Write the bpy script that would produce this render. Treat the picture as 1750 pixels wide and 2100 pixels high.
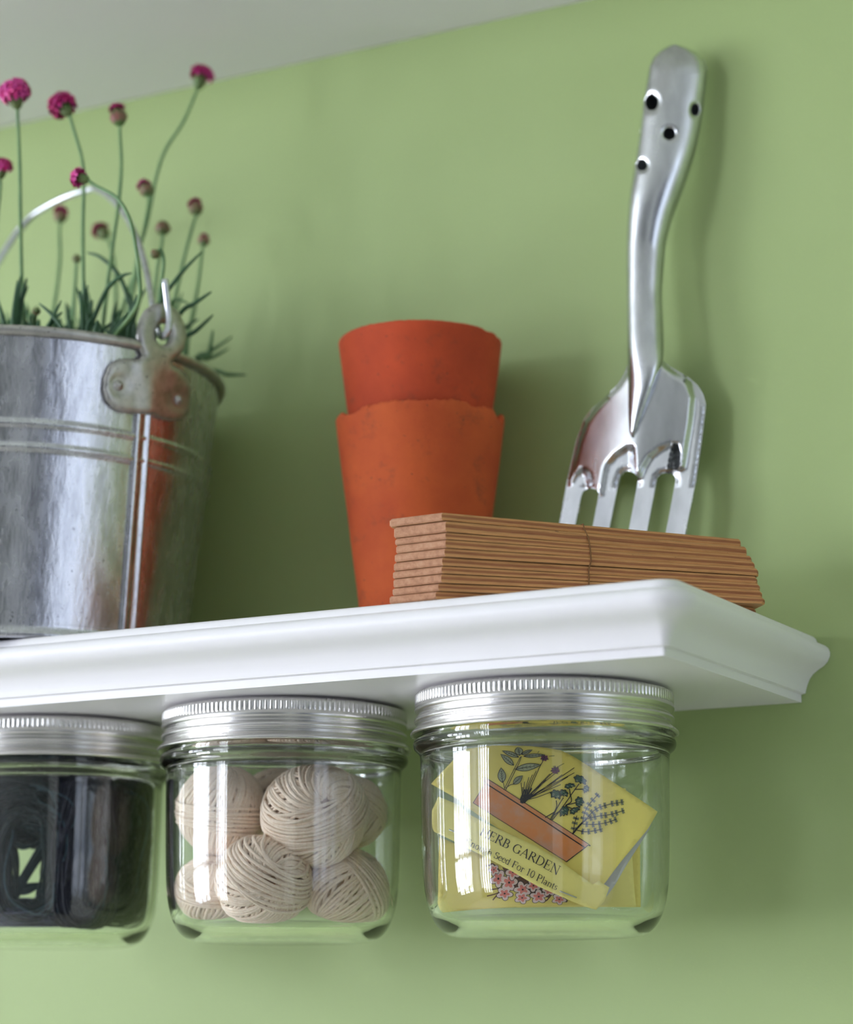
import bpy, bmesh, math, random
import numpy as np
from mathutils import Vector, Matrix, noise
from mathutils.geometry import delaunay_2d_cdt

for o in list(bpy.data.objects):
    bpy.data.objects.remove(o)
S = bpy.context.scene
COL = S.collection
PI = math.pi
R = math.radians

# ------------------------------------------------------------------ camera
FPX = 4940.0
PITCH = math.atan(1065.0 / FPX)
YAW = R(28.3)
CAM = Vector((0.38514, -0.80789, -0.12413))
FW = Vector((-math.sin(YAW) * math.cos(PITCH), math.cos(YAW) * math.cos(PITCH), math.sin(PITCH)))
RT = Vector((math.cos(YAW), math.sin(YAW), 0))
UP = RT.cross(FW)
cd = bpy.data.cameras.new('camera')
cam = bpy.data.objects.new('camera', cd)
COL.objects.link(cam)
cd.sensor_fit = 'HORIZONTAL'
cd.sensor_width = 36
cd.lens = FPX / 1750 * 36
cd.clip_start = 0.01
cam.matrix_world = Matrix((
    (RT.x, UP.x, -FW.x, CAM.x), (RT.y, UP.y, -FW.y, CAM.y), (RT.z, UP.z, -FW.z, CAM.z), (0, 0, 0, 1)))
cd.dof.use_dof = True
cd.dof.focus_distance = 0.885
cd.dof.aperture_fstop = 7.6
S.camera = cam

# ------------------------------------------------------------------ world, lights, exposure
S.view_settings.view_transform = 'Standard'
S.view_settings.look = 'None'
S.view_settings.exposure = 0.26
S.view_settings.gamma = 1.0
S.view_settings.use_curve_mapping = False
S.cycles.use_denoising = True
S.cycles.max_bounces = 14
S.cycles.transmission_bounces = 14
S.cycles.glossy_bounces = 6
S.cycles.diffuse_bounces = 8
S.cycles.transparent_max_bounces = 24
S.cycles.sample_clamp_indirect = 40.0
S.cycles.blur_glossy = 0.3
w = bpy.data.worlds.new('sky')
S.world = w
w.use_nodes = True
w.node_tree.nodes['Background'].inputs[0].default_value = (0.62, 0.75, 1.0, 1)
w.node_tree.nodes['Background'].inputs[1].default_value = 1.0

YW = 0.0755           # face of the green wall
RX0, RX1, RY0, RZ0, RZ1 = -2.6, 2.0, -3.2, -1.45, 1.0
# (axis, position, a0, a1, z0, z1, watts): window openings in the front wall (y) and the left wall (x)
WINDOWS = [('y', RY0, -2.5, -1.7, -1.0, 0.85, 62.0), ('x', RX0, -2.3, -1.1, -0.85, 0.75, 94.0), ('x', RX1, -1.35, -0.35, -0.35, 0.75, 3.0)]
for i, (ax, p, a0, a1, z0, z1, watt) in enumerate(WINDOWS):
    ld = bpy.data.lights.new('daylight', 'AREA')
    ld.shape = 'RECTANGLE'
    ld.size, ld.size_y = a1 - a0, z1 - z0
    ld.energy = watt
    ld.color = (0.87, 0.91, 1.0)
    # the view outside is not even: brighter and dimmer streaks across the opening
    ld.use_nodes = True
    nt = ld.node_tree
    em = nt.nodes['Emission']
    geo = nt.nodes.new('ShaderNodeNewGeometry')
    mp = nt.nodes.new('ShaderNodeMapping'); mp.inputs['Scale'].default_value = (9.0, 1.4, 1.0); mp.inputs['Location'].default_value = (i * 3.7, 0, 0)
    nz = nt.nodes.new('ShaderNodeTexNoise'); nz.inputs['Scale'].default_value = 1.6; nz.inputs['Detail'].default_value = 3
    mr = nt.nodes.new('ShaderNodeMapRange')
    for k, v_ in (('From Min', 0.35), ('From Max', 0.65), ('To Min', 0.35), ('To Max', 1.65)):
        mr.inputs[k].default_value = v_
    nt.links.new(geo.outputs['Parametric'], mp.inputs['Vector'])
    nt.links.new(mp.outputs['Vector'], nz.inputs['Vector'])
    nt.links.new(nz.outputs['Fac'], mr.inputs['Value'])
    nt.links.new(mr.outputs[0], em.inputs['Strength'])
    lo = bpy.data.objects.new('daylight', ld)
    COL.objects.link(lo)
    m = (a0 + a1) / 2
    if ax == 'y':
        lo.location = (m, p - 0.06, (z0 + z1) / 2)
        lo.rotation_euler = (PI / 2, 0, 0)
        lo.rotation_euler = Vector((0, 1, 0)).to_track_quat('-Z', 'Z').to_euler()
    else:
        sg = 1 if p < 0 else -1
        lo.location = (p - 0.06 * sg, m, (z0 + z1) / 2)
        lo.rotation_euler = Vector((sg, 0, 0)).to_track_quat('-Z', 'Z').to_euler()


# ------------------------------------------------------------------ geometry helpers
def ray(px, py):
    return FW + RT * ((px - 875) / FPX) - UP * ((py - 1050) / FPX)

def at_y(px, py, Y):
    r = ray(px, py)
    return CAM + r * ((Y - CAM.y) / r.y)

def at_z(px, py, Z):
    r = ray(px, py)
    return CAM + r * ((Z - CAM.z) / r.z)

def at_d(px, py, d):
    return CAM + ray(px, py) * d

def at_plane(px, py, P, n):
    r = ray(px, py)
    return CAM + r * ((P - CAM).dot(n) / r.dot(n))

def proj(P):
    d = P - CAM
    z = d.dot(FW)
    return 875 + FPX * d.dot(RT) / z, 1050 - FPX * d.dot(UP) / z, z


class MB:
    def __init__(self):
        self.v, self.f, self.m, self.s = [], [], [], []

    def face(self, idx, mat=0, smooth=True):
        self.f.append(tuple(idx)); self.m.append(mat); self.s.append(smooth)

    def box(self, lo, hi, mat=0):
        b = len(self.v)
        for z in (lo[2], hi[2]):
            for x, y in ((lo[0], lo[1]), (hi[0], lo[1]), (hi[0], hi[1]), (lo[0], hi[1])):
                self.v.append(Vector((x, y, z)))
        for q in ((3, 2, 1, 0), (4, 5, 6, 7), (0, 1, 5, 4), (1, 2, 6, 5), (2, 3, 7, 6), (3, 0, 4, 7)):
            self.face([b + i for i in q], mat, False)

    def grid(self, rows, closed=False, mat=0, smooth=True, flip=False):
        b = len(self.v)
        n = len(rows[0])
        for r in rows:
            self.v.extend(Vector(p) for p in r)
        for i in range(len(rows) - 1):
            for j in range(n if closed else n - 1):
                k = (j + 1) % n
                q = [b + i * n + j, b + i * n + k, b + (i + 1) * n + k, b + (i + 1) * n + j]
                self.face(q[::-1] if flip else q, mat, smooth)
        return b

    def lathe(self, prof, n=96, c=(0, 0, 0), mod=None, mat=0):
        """prof: list of (radius, z); first and last radius 0 close the ends."""
        rows = []
        for (r, z) in prof:
            row = []
            for j in range(n):
                a = 2 * PI * j / n
                rr, zz = (mod(r, z, a) if mod else (r, z))
                row.append((c[0] + rr * math.cos(a), c[1] + rr * math.sin(a), c[2] + zz))
            rows.append(row)
        self.grid(rows, True, mat)

    def tube(self, pts, rad, sides=6, mat=0, caps=True):
        pts = [Vector(p) for p in pts]
        n = len(pts)
        if not hasattr(rad, '__len__'):
            rad = [rad] * n
        t0 = (pts[1] - pts[0]).normalized()
        ref = Vector((0, 0, 1)) if abs(t0.z) < 0.9 else Vector((1, 0, 0))
        u = t0.cross(ref).normalized()
        b = len(self.v)
        for i in range(n):
            t = (pts[min(i + 1, n - 1)] - pts[max(i - 1, 0)])
            if t.length < 1e-9:
                t = t0.copy()
            t.normalize()
            u = u - t * u.dot(t)
            if u.length < 1e-6:
                u = t.orthogonal()
            u.normalize()
            v = t.cross(u)
            for k in range(sides):
                a = 2 * PI * k / sides
                self.v.append(pts[i] + (u * math.cos(a) + v * math.sin(a)) * rad[i])
        for i in range(n - 1):
            for k in range(sides):
                l = (k + 1) % sides
                self.face([b + i * sides + k, b + i * sides + l, b + (i + 1) * sides + l, b + (i + 1) * sides + k], mat)
        if caps:
            self.face([b + k for k in range(sides)][::-1], mat)
            self.face([b + (n - 1) * sides + k for k in range(sides)], mat)

    def ribbon(self, pts, wid, nrm, mat=0):
        """flat strip following pts; wid scalar or list; nrm the facing direction"""
        pts = [Vector(p) for p in pts]
        n = len(pts)
        if not hasattr(wid, '__len__'):
            wid = [wid] * n
        rows = []
        for i in range(n):
            t = (pts[min(i + 1, n - 1)] - pts[max(i - 1, 0)]).normalized()
            s = nrm.cross(t).normalized() * (wid[i] / 2)
            rows.append([pts[i] - s, pts[i] + s])
        self.grid(rows, False, mat, False)

    def poly(self, pts, mat=0, smooth=False):
        b = len(self.v)
        self.v.extend(Vector(p) for p in pts)
        self.face(range(b, b + len(pts)), mat, smooth)

    def build(self, name, mats, parent=None, recalc=True):
        me = bpy.data.meshes.new(name)
        me.from_pydata([tuple(p) for p in self.v], [], self.f)
        if not isinstance(mats, (list, tuple)):
            mats = [mats]
        for m in mats:
            me.materials.append(m)
        me.polygons.foreach_set('material_index', self.m)
        me.polygons.foreach_set('use_smooth', self.s)
        if recalc:
            bm = bmesh.new()
            bm.from_mesh(me)
            bmesh.ops.remove_doubles(bm, verts=bm.verts, dist=1e-7)
            bmesh.ops.recalc_face_normals(bm, faces=bm.faces)
            bm.to_mesh(me)
            bm.free()
        me.update()
        o = bpy.data.objects.new(name, me)
        COL.objects.link(o)
        if parent is not None:
            o.parent = parent
            o.matrix_parent_inverse = Matrix.Translation(parent.location).inverted()
        return o


def thing(name, label, cat, loc=(0, 0, 0), group=None):
    o = bpy.data.objects.new(name, None)
    o.empty_display_size = 0.01
    COL.objects.link(o)
    o.location = loc
    tag(o, label, cat, group)
    return o

def tag(o, label, cat, group=None, kind=None):
    o['label'] = label
    o['category'] = cat
    if group:
        o['group'] = group
    if kind:
        o['kind'] = kind
    return o

def struct(o):
    o['kind'] = 'structure'
    return o

def spline(pts, n=8):
    """Catmull-Rom through pts (tuples of any size)"""
    P = [np.array(p, float) for p in pts]
    P = [2 * P[0] - P[1]] + P + [2 * P[-1] - P[-2]]
    out = []
    for i in range(1, len(P) - 2):
        for k in range(n):
            t = k / n
            a, b, c, d = P[i - 1], P[i], P[i + 1], P[i + 2]
            out.append(0.5 * (2 * b + (c - a) * t + (2 * a - 5 * b + 4 * c - d) * t * t + (3 * b - a - 3 * c + d) * t ** 3))
    out.append(P[-2])
    return out

def inside(p, poly):
    x, y = p[0], p[1]
    c = False
    j = len(poly) - 1
    for i in range(len(poly)):
        xi, yi = poly[i][0], poly[i][1]
        xj, yj = poly[j][0], poly[j][1]
        if (yi > y) != (yj > y) and x < (xj - xi) * (y - yi) / (yj - yi) + xi:
            c = not c
        j = i
    return c

def pdist(p, poly):
    P = np.array([q[:2] for q in poly], float)
    Q = np.roll(P, -1, 0)
    d = Q - P
    t = np.clip(((np.array(p[:2]) - P) * d).sum(1) / np.maximum((d * d).sum(1), 1e-12), 0, 1)
    e = P + d * t[:, None] - np.array(p[:2])
    return float(np.sqrt((e * e).sum(1).min()))

def resample(poly, step):
    out = []
    for i in range(len(poly)):
        a, b = np.array(poly[i][:2], float), np.array(poly[(i + 1) % len(poly)][:2], float)
        n = max(1, int(round(np.linalg.norm(b - a) / step)))
        for k in range(n):
            out.append(tuple(a + (b - a) * k / n))
    return out

def cdt(outline, holes=(), step=5.0, cuts=()):
    """triangulated 2D plate: returns (points, triangles, boundary_loops)"""
    loops = [resample(outline, step)] + [resample(h, step * 0.5) for h in holes]
    pts, edges = [], []
    for lp in loops:
        b = len(pts)
        pts += [Vector(p) for p in lp]
        edges += [(b + i, b + (i + 1) % len(lp)) for i in range(len(lp))]
    xs = [p[0] for p in loops[0]]; ys = [p[1] for p in loops[0]]
    y = min(ys); row = 0
    while y < max(ys):
        x = min(xs) + (step / 2 if row % 2 else 0)
        while x < max(xs):
            if inside((x, y), loops[0]) and pdist((x, y), loops[0]) > step * 0.45 and all(
                    not inside((x, y), h) and pdist((x, y), h) > step * 0.3 for h in loops[1:]):
                pts.append(Vector((x, y)))
            x += step
        y += step * 0.87; row += 1
    for (c0, c1) in cuts:
        pts += [Vector(c0), Vector(c1)]
        edges.append((len(pts) - 2, len(pts) - 1))
    v, e, f, ov, oe, of = delaunay_2d_cdt(pts, edges, [], 1, 1e-6)
    tris = []
    for t in f:
        c = sum((Vector(v[i]) for i in t), Vector((0, 0))) / len(t)
        if inside(c, loops[0]) and not any(inside(c, h) for h in loops[1:]):
            tris.append(tuple(t))
    return v, tris

def plate(mb, pts, tris, front, back, mat=0, smooth=True, skip=None):
    """front/back: functions (x,y)->Vector. Closed solid from a 2D triangulation."""
    b = len(mb.v)
    n = len(pts)
    mb.v.extend(front(p) for p in pts)
    mb.v.extend(back(p) for p in pts)
    cnt = {}
    for t in tris:
        mb.face([b + i for i in t], mat, smooth)
        mb.face([b + n + i for i in reversed(t)], mat, smooth)
        for k in range(len(t)):
            e = (t[k], t[(k + 1) % len(t)])
            cnt[e] = cnt.get(e, 0) + 1
    for (i, j) in list(cnt):
        if (j, i) not in cnt and not (skip and skip(pts[i]) and skip(pts[j])):
            mb.face([b + j, b + i, b + n + i, b + n + j], mat, False)

def sstep(a, b, x):
    t = min(1.0, max(0.0, (x - a) / (b - a)))
    return t * t * (3 - 2 * t)


# ------------------------------------------------------------------ materials
def srgb(r, g, b):
    f = lambda c: c / 12.92 if c <= 0.04045 else ((c + 0.055) / 1.055) ** 2.4
    return (f(r / 255), f(g / 255), f(b / 255), 1)

class Mat:
    def __init__(self, name, col, rough=0.5, metal=0.0, **kw):
        self.m = bpy.data.materials.new(name)
        self.m.use_nodes = True
        self.t = self.m.node_tree
        self.p = self.t.nodes['Principled BSDF']
        self.p.inputs['Base Color'].default_value = col
        self.p.inputs['Roughness'].default_value = rough
        self.p.inputs['Metallic'].default_value = metal
        for k, v in kw.items():
            self.p.inputs[k].default_value = v
        self.col = col

    def node(self, t, **kw):
        n = self.t.nodes.new(t)
        for k, v in kw.items():
            if k in n.inputs.keys():
                n.inputs[k].default_value = v
            else:
                setattr(n, k, v)
        return n

    def link(self, a, b):
        self.t.links.new(a, b)

    def coords(self, scale=(1, 1, 1), rot=(0, 0, 0), src='Object'):
        tc = self.node('ShaderNodeTexCoord')
        mp = self.node('ShaderNodeMapping')
        mp.inputs['Scale'].default_value = scale
        mp.inputs['Rotation'].default_value = rot
        self.link(tc.outputs[src], mp.inputs['Vector'])
        return mp.outputs['Vector']

    def noise(self, vec, scale, detail=4, rough=0.55, dist=0.0):
        n = self.node('ShaderNodeTexNoise')
        n.inputs['Scale'].default_value = scale
        n.inputs['Detail'].default_value = detail
        n.inputs['Roughness'].default_value = rough
        n.inputs['Distortion'].default_value = dist
        self.link(vec, n.inputs['Vector'])
        return n.outputs['Fac']

    def ramp(self, fac, stops):
        r = self.node('ShaderNodeValToRGB')
        el = r.color_ramp.elements
        while len(el) < len(stops):
            el.new(0.5)
        for e, (p, c) in zip(el, stops):
            e.position = p
            e.color = c
        self.link(fac, r.inputs['Fac'])
        return r.outputs['Color']

    def mix(self, fac, a, b, mode='MIX'):
        n = self.node('ShaderNodeMix')
        n.data_type = 'RGBA'
        n.blend_type = mode
        for s, v in ((n.inputs[0], fac), (n.inputs[6], a), (n.inputs[7], b)):
            if isinstance(v, (int, float)) or isinstance(v, tuple):
                s.default_value = v
            else:
                self.link(v, s)
        return n.outputs[2]

    def color(self, out):
        self.link(out, self.p.inputs['Base Color'])
        return self

    def rough(self, fac, lo, hi):
        mr = self.node('ShaderNodeMapRange')
        mr.inputs['To Min'].default_value = lo
        mr.inputs['To Max'].default_value = hi
        self.link(fac, mr.inputs['Value'])
        self.link(mr.outputs[0], self.p.inputs['Roughness'])

    def bump(self, fac, strength=0.2, dist=0.001):
        b = self.node('ShaderNodeBump')
        b.inputs['Strength'].default_value = strength
        b.inputs['Distance'].default_value = dist
        self.link(fac, b.inputs['Height'])
        self.link(b.outputs['Normal'], self.p.inputs['Normal'])
        return self


def mk_paint(name, c1, c2, scale, bump=0.1, rough=0.5):
    M = Mat(name, c1, rough)
    v = M.coords()
    M.color(M.ramp(M.noise(v, scale, 5), [(0.35, c1), (0.65, c2)]))
    M.bump(M.noise(v, 900, 3), bump, 0.0004)
    return M.m

GREEN = mk_paint('green_wall_paint', (0.338, 0.440, 0.172, 1), (0.350, 0.454, 0.184, 1), 9, 0.12, 0.55)
SLATE = mk_paint('slate_wall_paint', (0.25, 0.25, 0.27, 1), (0.27, 0.27, 0.29, 1), 5, 0.05, 0.7)
WHITE_WALL = mk_paint('white_wall_paint', (0.82, 0.82, 0.82, 1), (0.84, 0.84, 0.84, 1), 3, 0.05, 0.7)
FLOORM = mk_paint('floor_boards', (0.50, 0.47, 0.44, 1), (0.56, 0.53, 0.5, 1), 4, 0.05, 0.5)
DARKM = mk_paint('dark_blue_gloss', (0.012, 0.015, 0.035, 1), (0.016, 0.02, 0.045, 1), 4, 0.02, 0.4)

M = Mat('white_shelf_gloss', (0.82, 0.805, 0.83, 1), 0.36)
v = M.coords((6, 300, 300))
M.bump(M.noise(v, 1.5, 3), 0.10, 0.0005)
SHELFM = M.m

def metal(name, col, r0, r1, streak=(1, 1, 1), sc=60, bump=0.05, bd=0.0004, spots=None, dk=0.72):
    M = Mat(name, col, r0, 1.0)
    v = M.coords(streak)
    n = M.noise(v, sc, 6, 0.6)
    M.rough(n, r0, r1)
    dark = tuple(c * dk for c in col[:3]) + (1,)
    c = M.ramp(n, [(0.3, dark), (0.6, col)])
    if spots:
        s = M.noise(M.coords(), spots[0], 5, 0.7)
        c = M.mix(M.ramp(s, [(spots[1], (0, 0, 0, 1)), (spots[1] + 0.05, (1, 1, 1, 1))]), c, spots[2])
    M.color(c)
    M.bump(n, bump, bd)
    return M.m

LIDM = metal('tinned_lid', (0.78, 0.77, 0.76, 1), 0.25, 0.29, (1, 1, 1), 40, 0.0, dk=0.95)
FORKM = metal('plated_steel', (0.72, 0.74, 0.77, 1), 0.21, 0.31, (1, 1, 0.4), 90, 0.02)
GALV = metal('galvanised_bucket', (0.66, 0.67, 0.72, 1), 0.17, 0.36, (1.3, 1.3, 0.4), 170, 0.22, 0.0010, (640, 0.63, (0.16, 0.16, 0.19, 1)), dk=0.66)
GALVD = metal('dull_galvanised', (0.52, 0.51, 0.49, 1), 0.34, 0.5, (1, 1, 1), 260, 0.25, 0.0006, (500, 0.62, (0.12, 0.11, 0.10, 1)))
WIREM = metal('bail_wire', (0.72, 0.74, 0.80, 1), 0.25, 0.35, (1, 1, 1), 200, 0.03)

def terracotta(name, base, dark):
    M = Mat(name, base, 0.82)
    v = M.coords()
    c = M.ramp(M.noise(v, 26, 5, 0.6), [(0.3, dark), (0.55, base), (0.75, tuple(min(1, x * 1.25) for x in base[:3]) + (1,))])
    s = M.noise(M.coords((1, 1, 1.3), (0.3, 0.2, 0)), 60, 8, 0.78)
    c = M.mix(M.ramp(s, [(0.55, (0, 0, 0, 1)), (0.74, (0.8, 0.8, 0.8, 1))]), c, (0.15, 0.045, 0.02, 1))
    s2 = M.noise(v, 520, 3, 0.5)
    c = M.mix(M.ramp(s2, [(0.70, (0, 0, 0, 1)), (0.74, (0.8, 0.8, 0.8, 1))]), c, (0.10, 0.04, 0.02, 1))
    M.color(c)
    M.bump(M.noise(v, 380, 6), 0.25, 0.0006)
    return M.m
TERRA1 = terracotta('terracotta_upper', (0.50, 0.062, 0.014, 1), (0.40, 0.045, 0.010, 1))
TERRA2 = terracotta('terracotta_lower', (0.55, 0.095, 0.018, 1), (0.45, 0.062, 0.013, 1))

def plywood():
    M = Mat('plywood_edge', (0.5, 0.27, 0.12, 1), 0.75)
    tc = M.node('ShaderNodeTexCoord')
    sep = M.node('ShaderNodeSeparateXYZ')
    M.link(tc.outputs['Generated'], sep.inputs[0])
    w_ = M.noise(M.coords((40, 40, 40)), 1.0, 3)
    ad = M.node('ShaderNodeMath', operation='MULTIPLY_ADD')
    M.link(w_, ad.inputs[0]); ad.inputs[1].default_value = 0.30; M.link(sep.outputs['Z'], ad.inputs[2])
    lt, dk = (0.80, 0.40, 0.155, 1), (0.42, 0.145, 0.058, 1)
    c = M.ramp(ad.outputs[0], [(0.10, (0.26, 0.09, 0.035, 1)), (0.20, lt), (0.48, (0.66, 0.33, 0.13, 1)), (0.56, dk), (0.84, (0.46, 0.19, 0.075, 1)), (0.92, lt), (1.0, (0.62, 0.31, 0.12, 1))])  # dark lowest stop paints the gap shadow under each label into its edge
    n = M.noise(M.coords((30, 30, 700)), 3.0, 6, 0.75)
    c = M.mix(0.55, c, M.ramp(n, [(0.3, (0.30, 0.24, 0.2, 1)), (0.5, (0.8, 0.78, 0.75, 1)), (0.7, (1.0, 1.0, 1.0, 1))]), 'MULTIPLY')
    g = M.noise(M.coords((90, 90, 500)), 2.2, 5, 0.7)
    c = M.mix(M.ramp(g, [(0.26, (0.9, 0.9, 0.9, 1)), (0.33, (0, 0, 0, 1))]), c, (0.10, 0.03, 0.014, 1))
    M.color(c)
    M.bump(n, 0.4, 0.0005)
    return M.m
PLY_EDGE = plywood()
def plyend():
    M = Mat('plywood_end_grain', (0.6, 0.38, 0.24, 1), 0.8)
    n = M.noise(M.coords((1, 1, 1)), 420, 6, 0.7)
    M.color(M.ramp(n, [(0.3, (0.32, 0.15, 0.08, 1)), (0.5, (0.45, 0.225, 0.125, 1)), (0.7, (0.52, 0.30, 0.18, 1))]))
    M.bump(n, 0.3, 0.0004)
    return M.m
PLY_END = plyend()
def plyface():
    M = Mat('plywood_face', (0.6, 0.36, 0.18, 1), 0.75)
    n = M.noise(M.coords((60, 900, 60)), 1.5, 5, 0.6)
    M.color(M.ramp(n, [(0.3, (0.5, 0.27, 0.12, 1)), (0.7, (0.66, 0.42, 0.22, 1))]))
    return M.m
PLY_FACE = plyface()
CORD = Mat('brown_thread', (0.22, 0.10, 0.035, 1), 0.8).m

def glass():
    M = Mat('clear_jar_glass', (0.975, 0.993, 0.985, 1), 0.0)
    M.p.inputs['Transmission Weight'].default_value = 1.0
    M.p.inputs['IOR'].default_value = 1.5
    M.p.inputs['Roughness'].default_value = 0.0
    n = M.noise(M.coords(), 22, 2, 0.4)
    M.bump(n, 0.05, 0.0016)
    return M.m
GLASS = glass()

def yarnmat(name, c1, c2, sc=900, rough=0.9, sheen=0.3):
    M = Mat(name, c1, rough)
    n = M.noise(M.coords(), sc, 4, 0.7)
    M.color(M.ramp(n, [(0.3, c2), (0.6, c1)]))
    M.p.inputs['Sheen Weight'].default_value = sheen
    M.bump(n, 0.4, 0.0005)
    return M.m
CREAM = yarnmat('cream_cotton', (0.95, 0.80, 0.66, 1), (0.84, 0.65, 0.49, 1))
CREAM_SHADE = yarnmat('cream_cotton_shade', (0.50, 0.30, 0.16, 1), (0.42, 0.25, 0.13, 1))  # browned core colour paints the shade seen between the strands
TEAL = yarnmat('dark_teal_wool', (0.010, 0.030, 0.034, 1), (0.004, 0.012, 0.013, 1), 500, 0.8, 0.2)
NAVY = yarnmat('dark_navy_wool', (0.017, 0.019, 0.038, 1), (0.007, 0.008, 0.016, 1), 500, 0.8, 0.2)
DGREEN = yarnmat('dark_green_wool', (0.010, 0.026, 0.017, 1), (0.005, 0.013, 0.009, 1), 500, 0.85, 0.2)
BLUEW = yarnmat('blue_wool', (0.06, 0.075, 0.13, 1), (0.03, 0.04, 0.075, 1), 500, 0.85, 0.2)

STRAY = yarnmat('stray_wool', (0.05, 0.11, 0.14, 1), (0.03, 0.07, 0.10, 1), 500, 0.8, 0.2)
def papermat(name, c):
    M = Mat(name, c, 0.7)
    n = M.noise(M.coords(), 130, 4)
    M.color(M.ramp(n, [(0.35, tuple(x * 0.95 for x in c[:3]) + (1,)), (0.65, c)]))
    return M.m
PAPER = papermat('yellow_paper', (0.90, 0.74, 0.165, 1))
PAPER2 = papermat('pale_yellow_paper', (0.93, 0.81, 0.24, 1))
PAPERG = papermat('grey_paper_back', (0.48, 0.47, 0.46, 1))
INK = Mat('black_ink', (0.018, 0.015, 0.014, 1), 0.6).m
INKBR = Mat('brown_ink', (0.16, 0.055, 0.02, 1), 0.6).m
def troughmat():
    M = Mat('printed_terracotta', (0.72, 0.30, 0.12, 1), 0.65)
    n = M.noise(M.coords(), 160, 5, 0.6)
    M.color(M.ramp(n, [(0.32, (0.64, 0.34, 0.22, 1)), (0.5, (0.70, 0.28, 0.11, 1)), (0.66, (0.74, 0.25, 0.06, 1))]))
    return M.m
TROUGH = troughmat()
P_SAGE = Mat('printed_sage', (0.42, 0.44, 0.27, 1), 0.65).m
P_GREEN = Mat('printed_green', (0.055, 0.115, 0.075, 1), 0.65).m
P_PURPLE = Mat('printed_purple', (0.15, 0.025, 0.09, 1), 0.65).m
P_PINK = Mat('printed_pink', (0.82, 0.24, 0.20, 1), 0.65).m
P_BLUSH = Mat('printed_blush', (0.86, 0.66, 0.62, 1), 0.65).m
STAPLE = Mat('staple_wire', (0.5, 0.5, 0.52, 1), 0.3, 1.0).m

def leafmat(name, c, c2):
    M = Mat(name, c, 0.5)
    n = M.noise(M.coords(), 120, 3)
    M.color(M.ramp(n, [(0.35, c2), (0.65, c)]))
    return M.m
STEM = leafmat('flower_stalk', (0.17, 0.30, 0.12, 1), (0.12, 0.24, 0.10, 1))
BLADE = leafmat('thrift_leaf', (0.035, 0.115, 0.045, 1), (0.02, 0.075, 0.03, 1))
BLADE2 = leafmat('thrift_leaf_pale', (0.11, 0.24, 0.09, 1), (0.07, 0.17, 0.06, 1))
CALYX = leafmat('flower_calyx', (0.10, 0.19, 0.05, 1), (0.13, 0.13, 0.045, 1))
PETAL = leafmat('magenta_petal', (0.62, 0.018, 0.20, 1), (0.48, 0.010, 0.13, 1))
PETAL2 = leafmat('pink_petal', (0.70, 0.06, 0.34, 1), (0.58, 0.035, 0.26, 1))
BRACT = leafmat('papery_bract', (0.32, 0.12, 0.10, 1), (0.15, 0.17, 0.06, 1))
SOILM = Mat('potting_soil', (0.03, 0.02, 0.013, 1), 0.95)
SOILM.bump(SOILM.noise(SOILM.coords(), 260, 6), 0.8, 0.002)
SOILM = SOILM.m

# ------------------------------------------------------------------ the setting
def slab(name, lo, hi, mat):
    mb = MB(); mb.box(lo, hi)
    return struct(mb.build(name, mat))
slab('wall_back', (RX0, YW, RZ0), (RX1, YW + 0.1, RZ1), GREEN)
slab('floor', (RX0, RY0, RZ0 - 0.1), (RX1, YW, RZ0), FLOORM)
slab('ceiling', (RX0, RY0, RZ1), (RX1, YW, RZ1 + 0.1), WHITE_WALL)

def wall_with_window(name, ax, p, a0, a1, z0, z1, lo, hi):
    mb = MB()
    for (b0, b1, c0, c1) in ((lo, a0, RZ0, RZ1), (a1, hi, RZ0, RZ1), (a0, a1, RZ0, z0), (a0, a1, z1, RZ1)):
        if ax == 'y':
            mb.box((b0, p - 0.1, c0), (b1, p, c1))
        else:
            q = sorted((p, p - 0.1 * (1 if p < 0 else -1)))
            mb.box((q[0], b0, c0), (q[1], b1, c1))
    return struct(mb.build(name, SLATE if ax == 'y' else WHITE_WALL))
for i, (ax, p, a0, a1, z0, z1, watt) in enumerate(WINDOWS):
    wall_with_window('wall_front' if ax == 'y' else ('wall_left' if p < 0 else 'wall_right'), ax, p, a0, a1, z0, z1,
                     RX0 if ax == 'y' else RY0, RX1 if ax == 'y' else YW)
    def bar(mb, b0, b1, c0, c1, dp=0.04):
        if ax == 'y':
            mb.box((b0, p - dp - 0.005, c0), (b1, p - 0.005, c1))
        else:
            q = sorted((p - 0.005 * (1 if p < 0 else -1), p - (dp + 0.005) * (1 if p < 0 else -1)))
            mb.box((q[0], b0, c0), (q[1], b1, c1))
    mb = MB()
    t = 0.05
    for q in ((a0, a0 + t, z0, z1), (a1 - t, a1, z0, z1), (a0 + t, a1 - t, z0, z0 + t), (a0 + t, a1 - t, z1 - t, z1)):
        bar(mb, *q)
    wo = struct(mb.build('window_%d' % (i + 1), WHITE_WALL))
    nb = 4 if ax == 'y' else (3 if p < 0 else 2)
    for k in range(1, nb):
        x = a0 + (a1 - a0) * k / nb
        mb = MB(); bar(mb, x - 0.03, x + 0.03, z0 + t, z1 - t, 0.035)
        mb.build('glazing_bar', WHITE_WALL, wo)
    mb = MB(); zc = z0 + (z1 - z0) * 0.5
    bar(mb, a0 + t, a1 - t, zc - 0.02, zc + 0.02, 0.03)
    mb.build('glazing_bar', WHITE_WALL, wo)
# a dark painted door in the right wall, behind the camera's right shoulder
mb = MB(); mb.box((RX1 - 0.03, -2.25, RZ0), (RX1 - 0.001, -1.15, 0.75))
door = struct(mb.build('door_1', DARKM))
mb = MB(); mb.tube([(RX1 - 0.03, -1.25, -0.4), (RX1 - 0.08, -1.25, -0.4), (RX1 - 0.08, -1.37, -0.4)], 0.01, 8)
mb.build('door_handle', WIREM, door)

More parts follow.
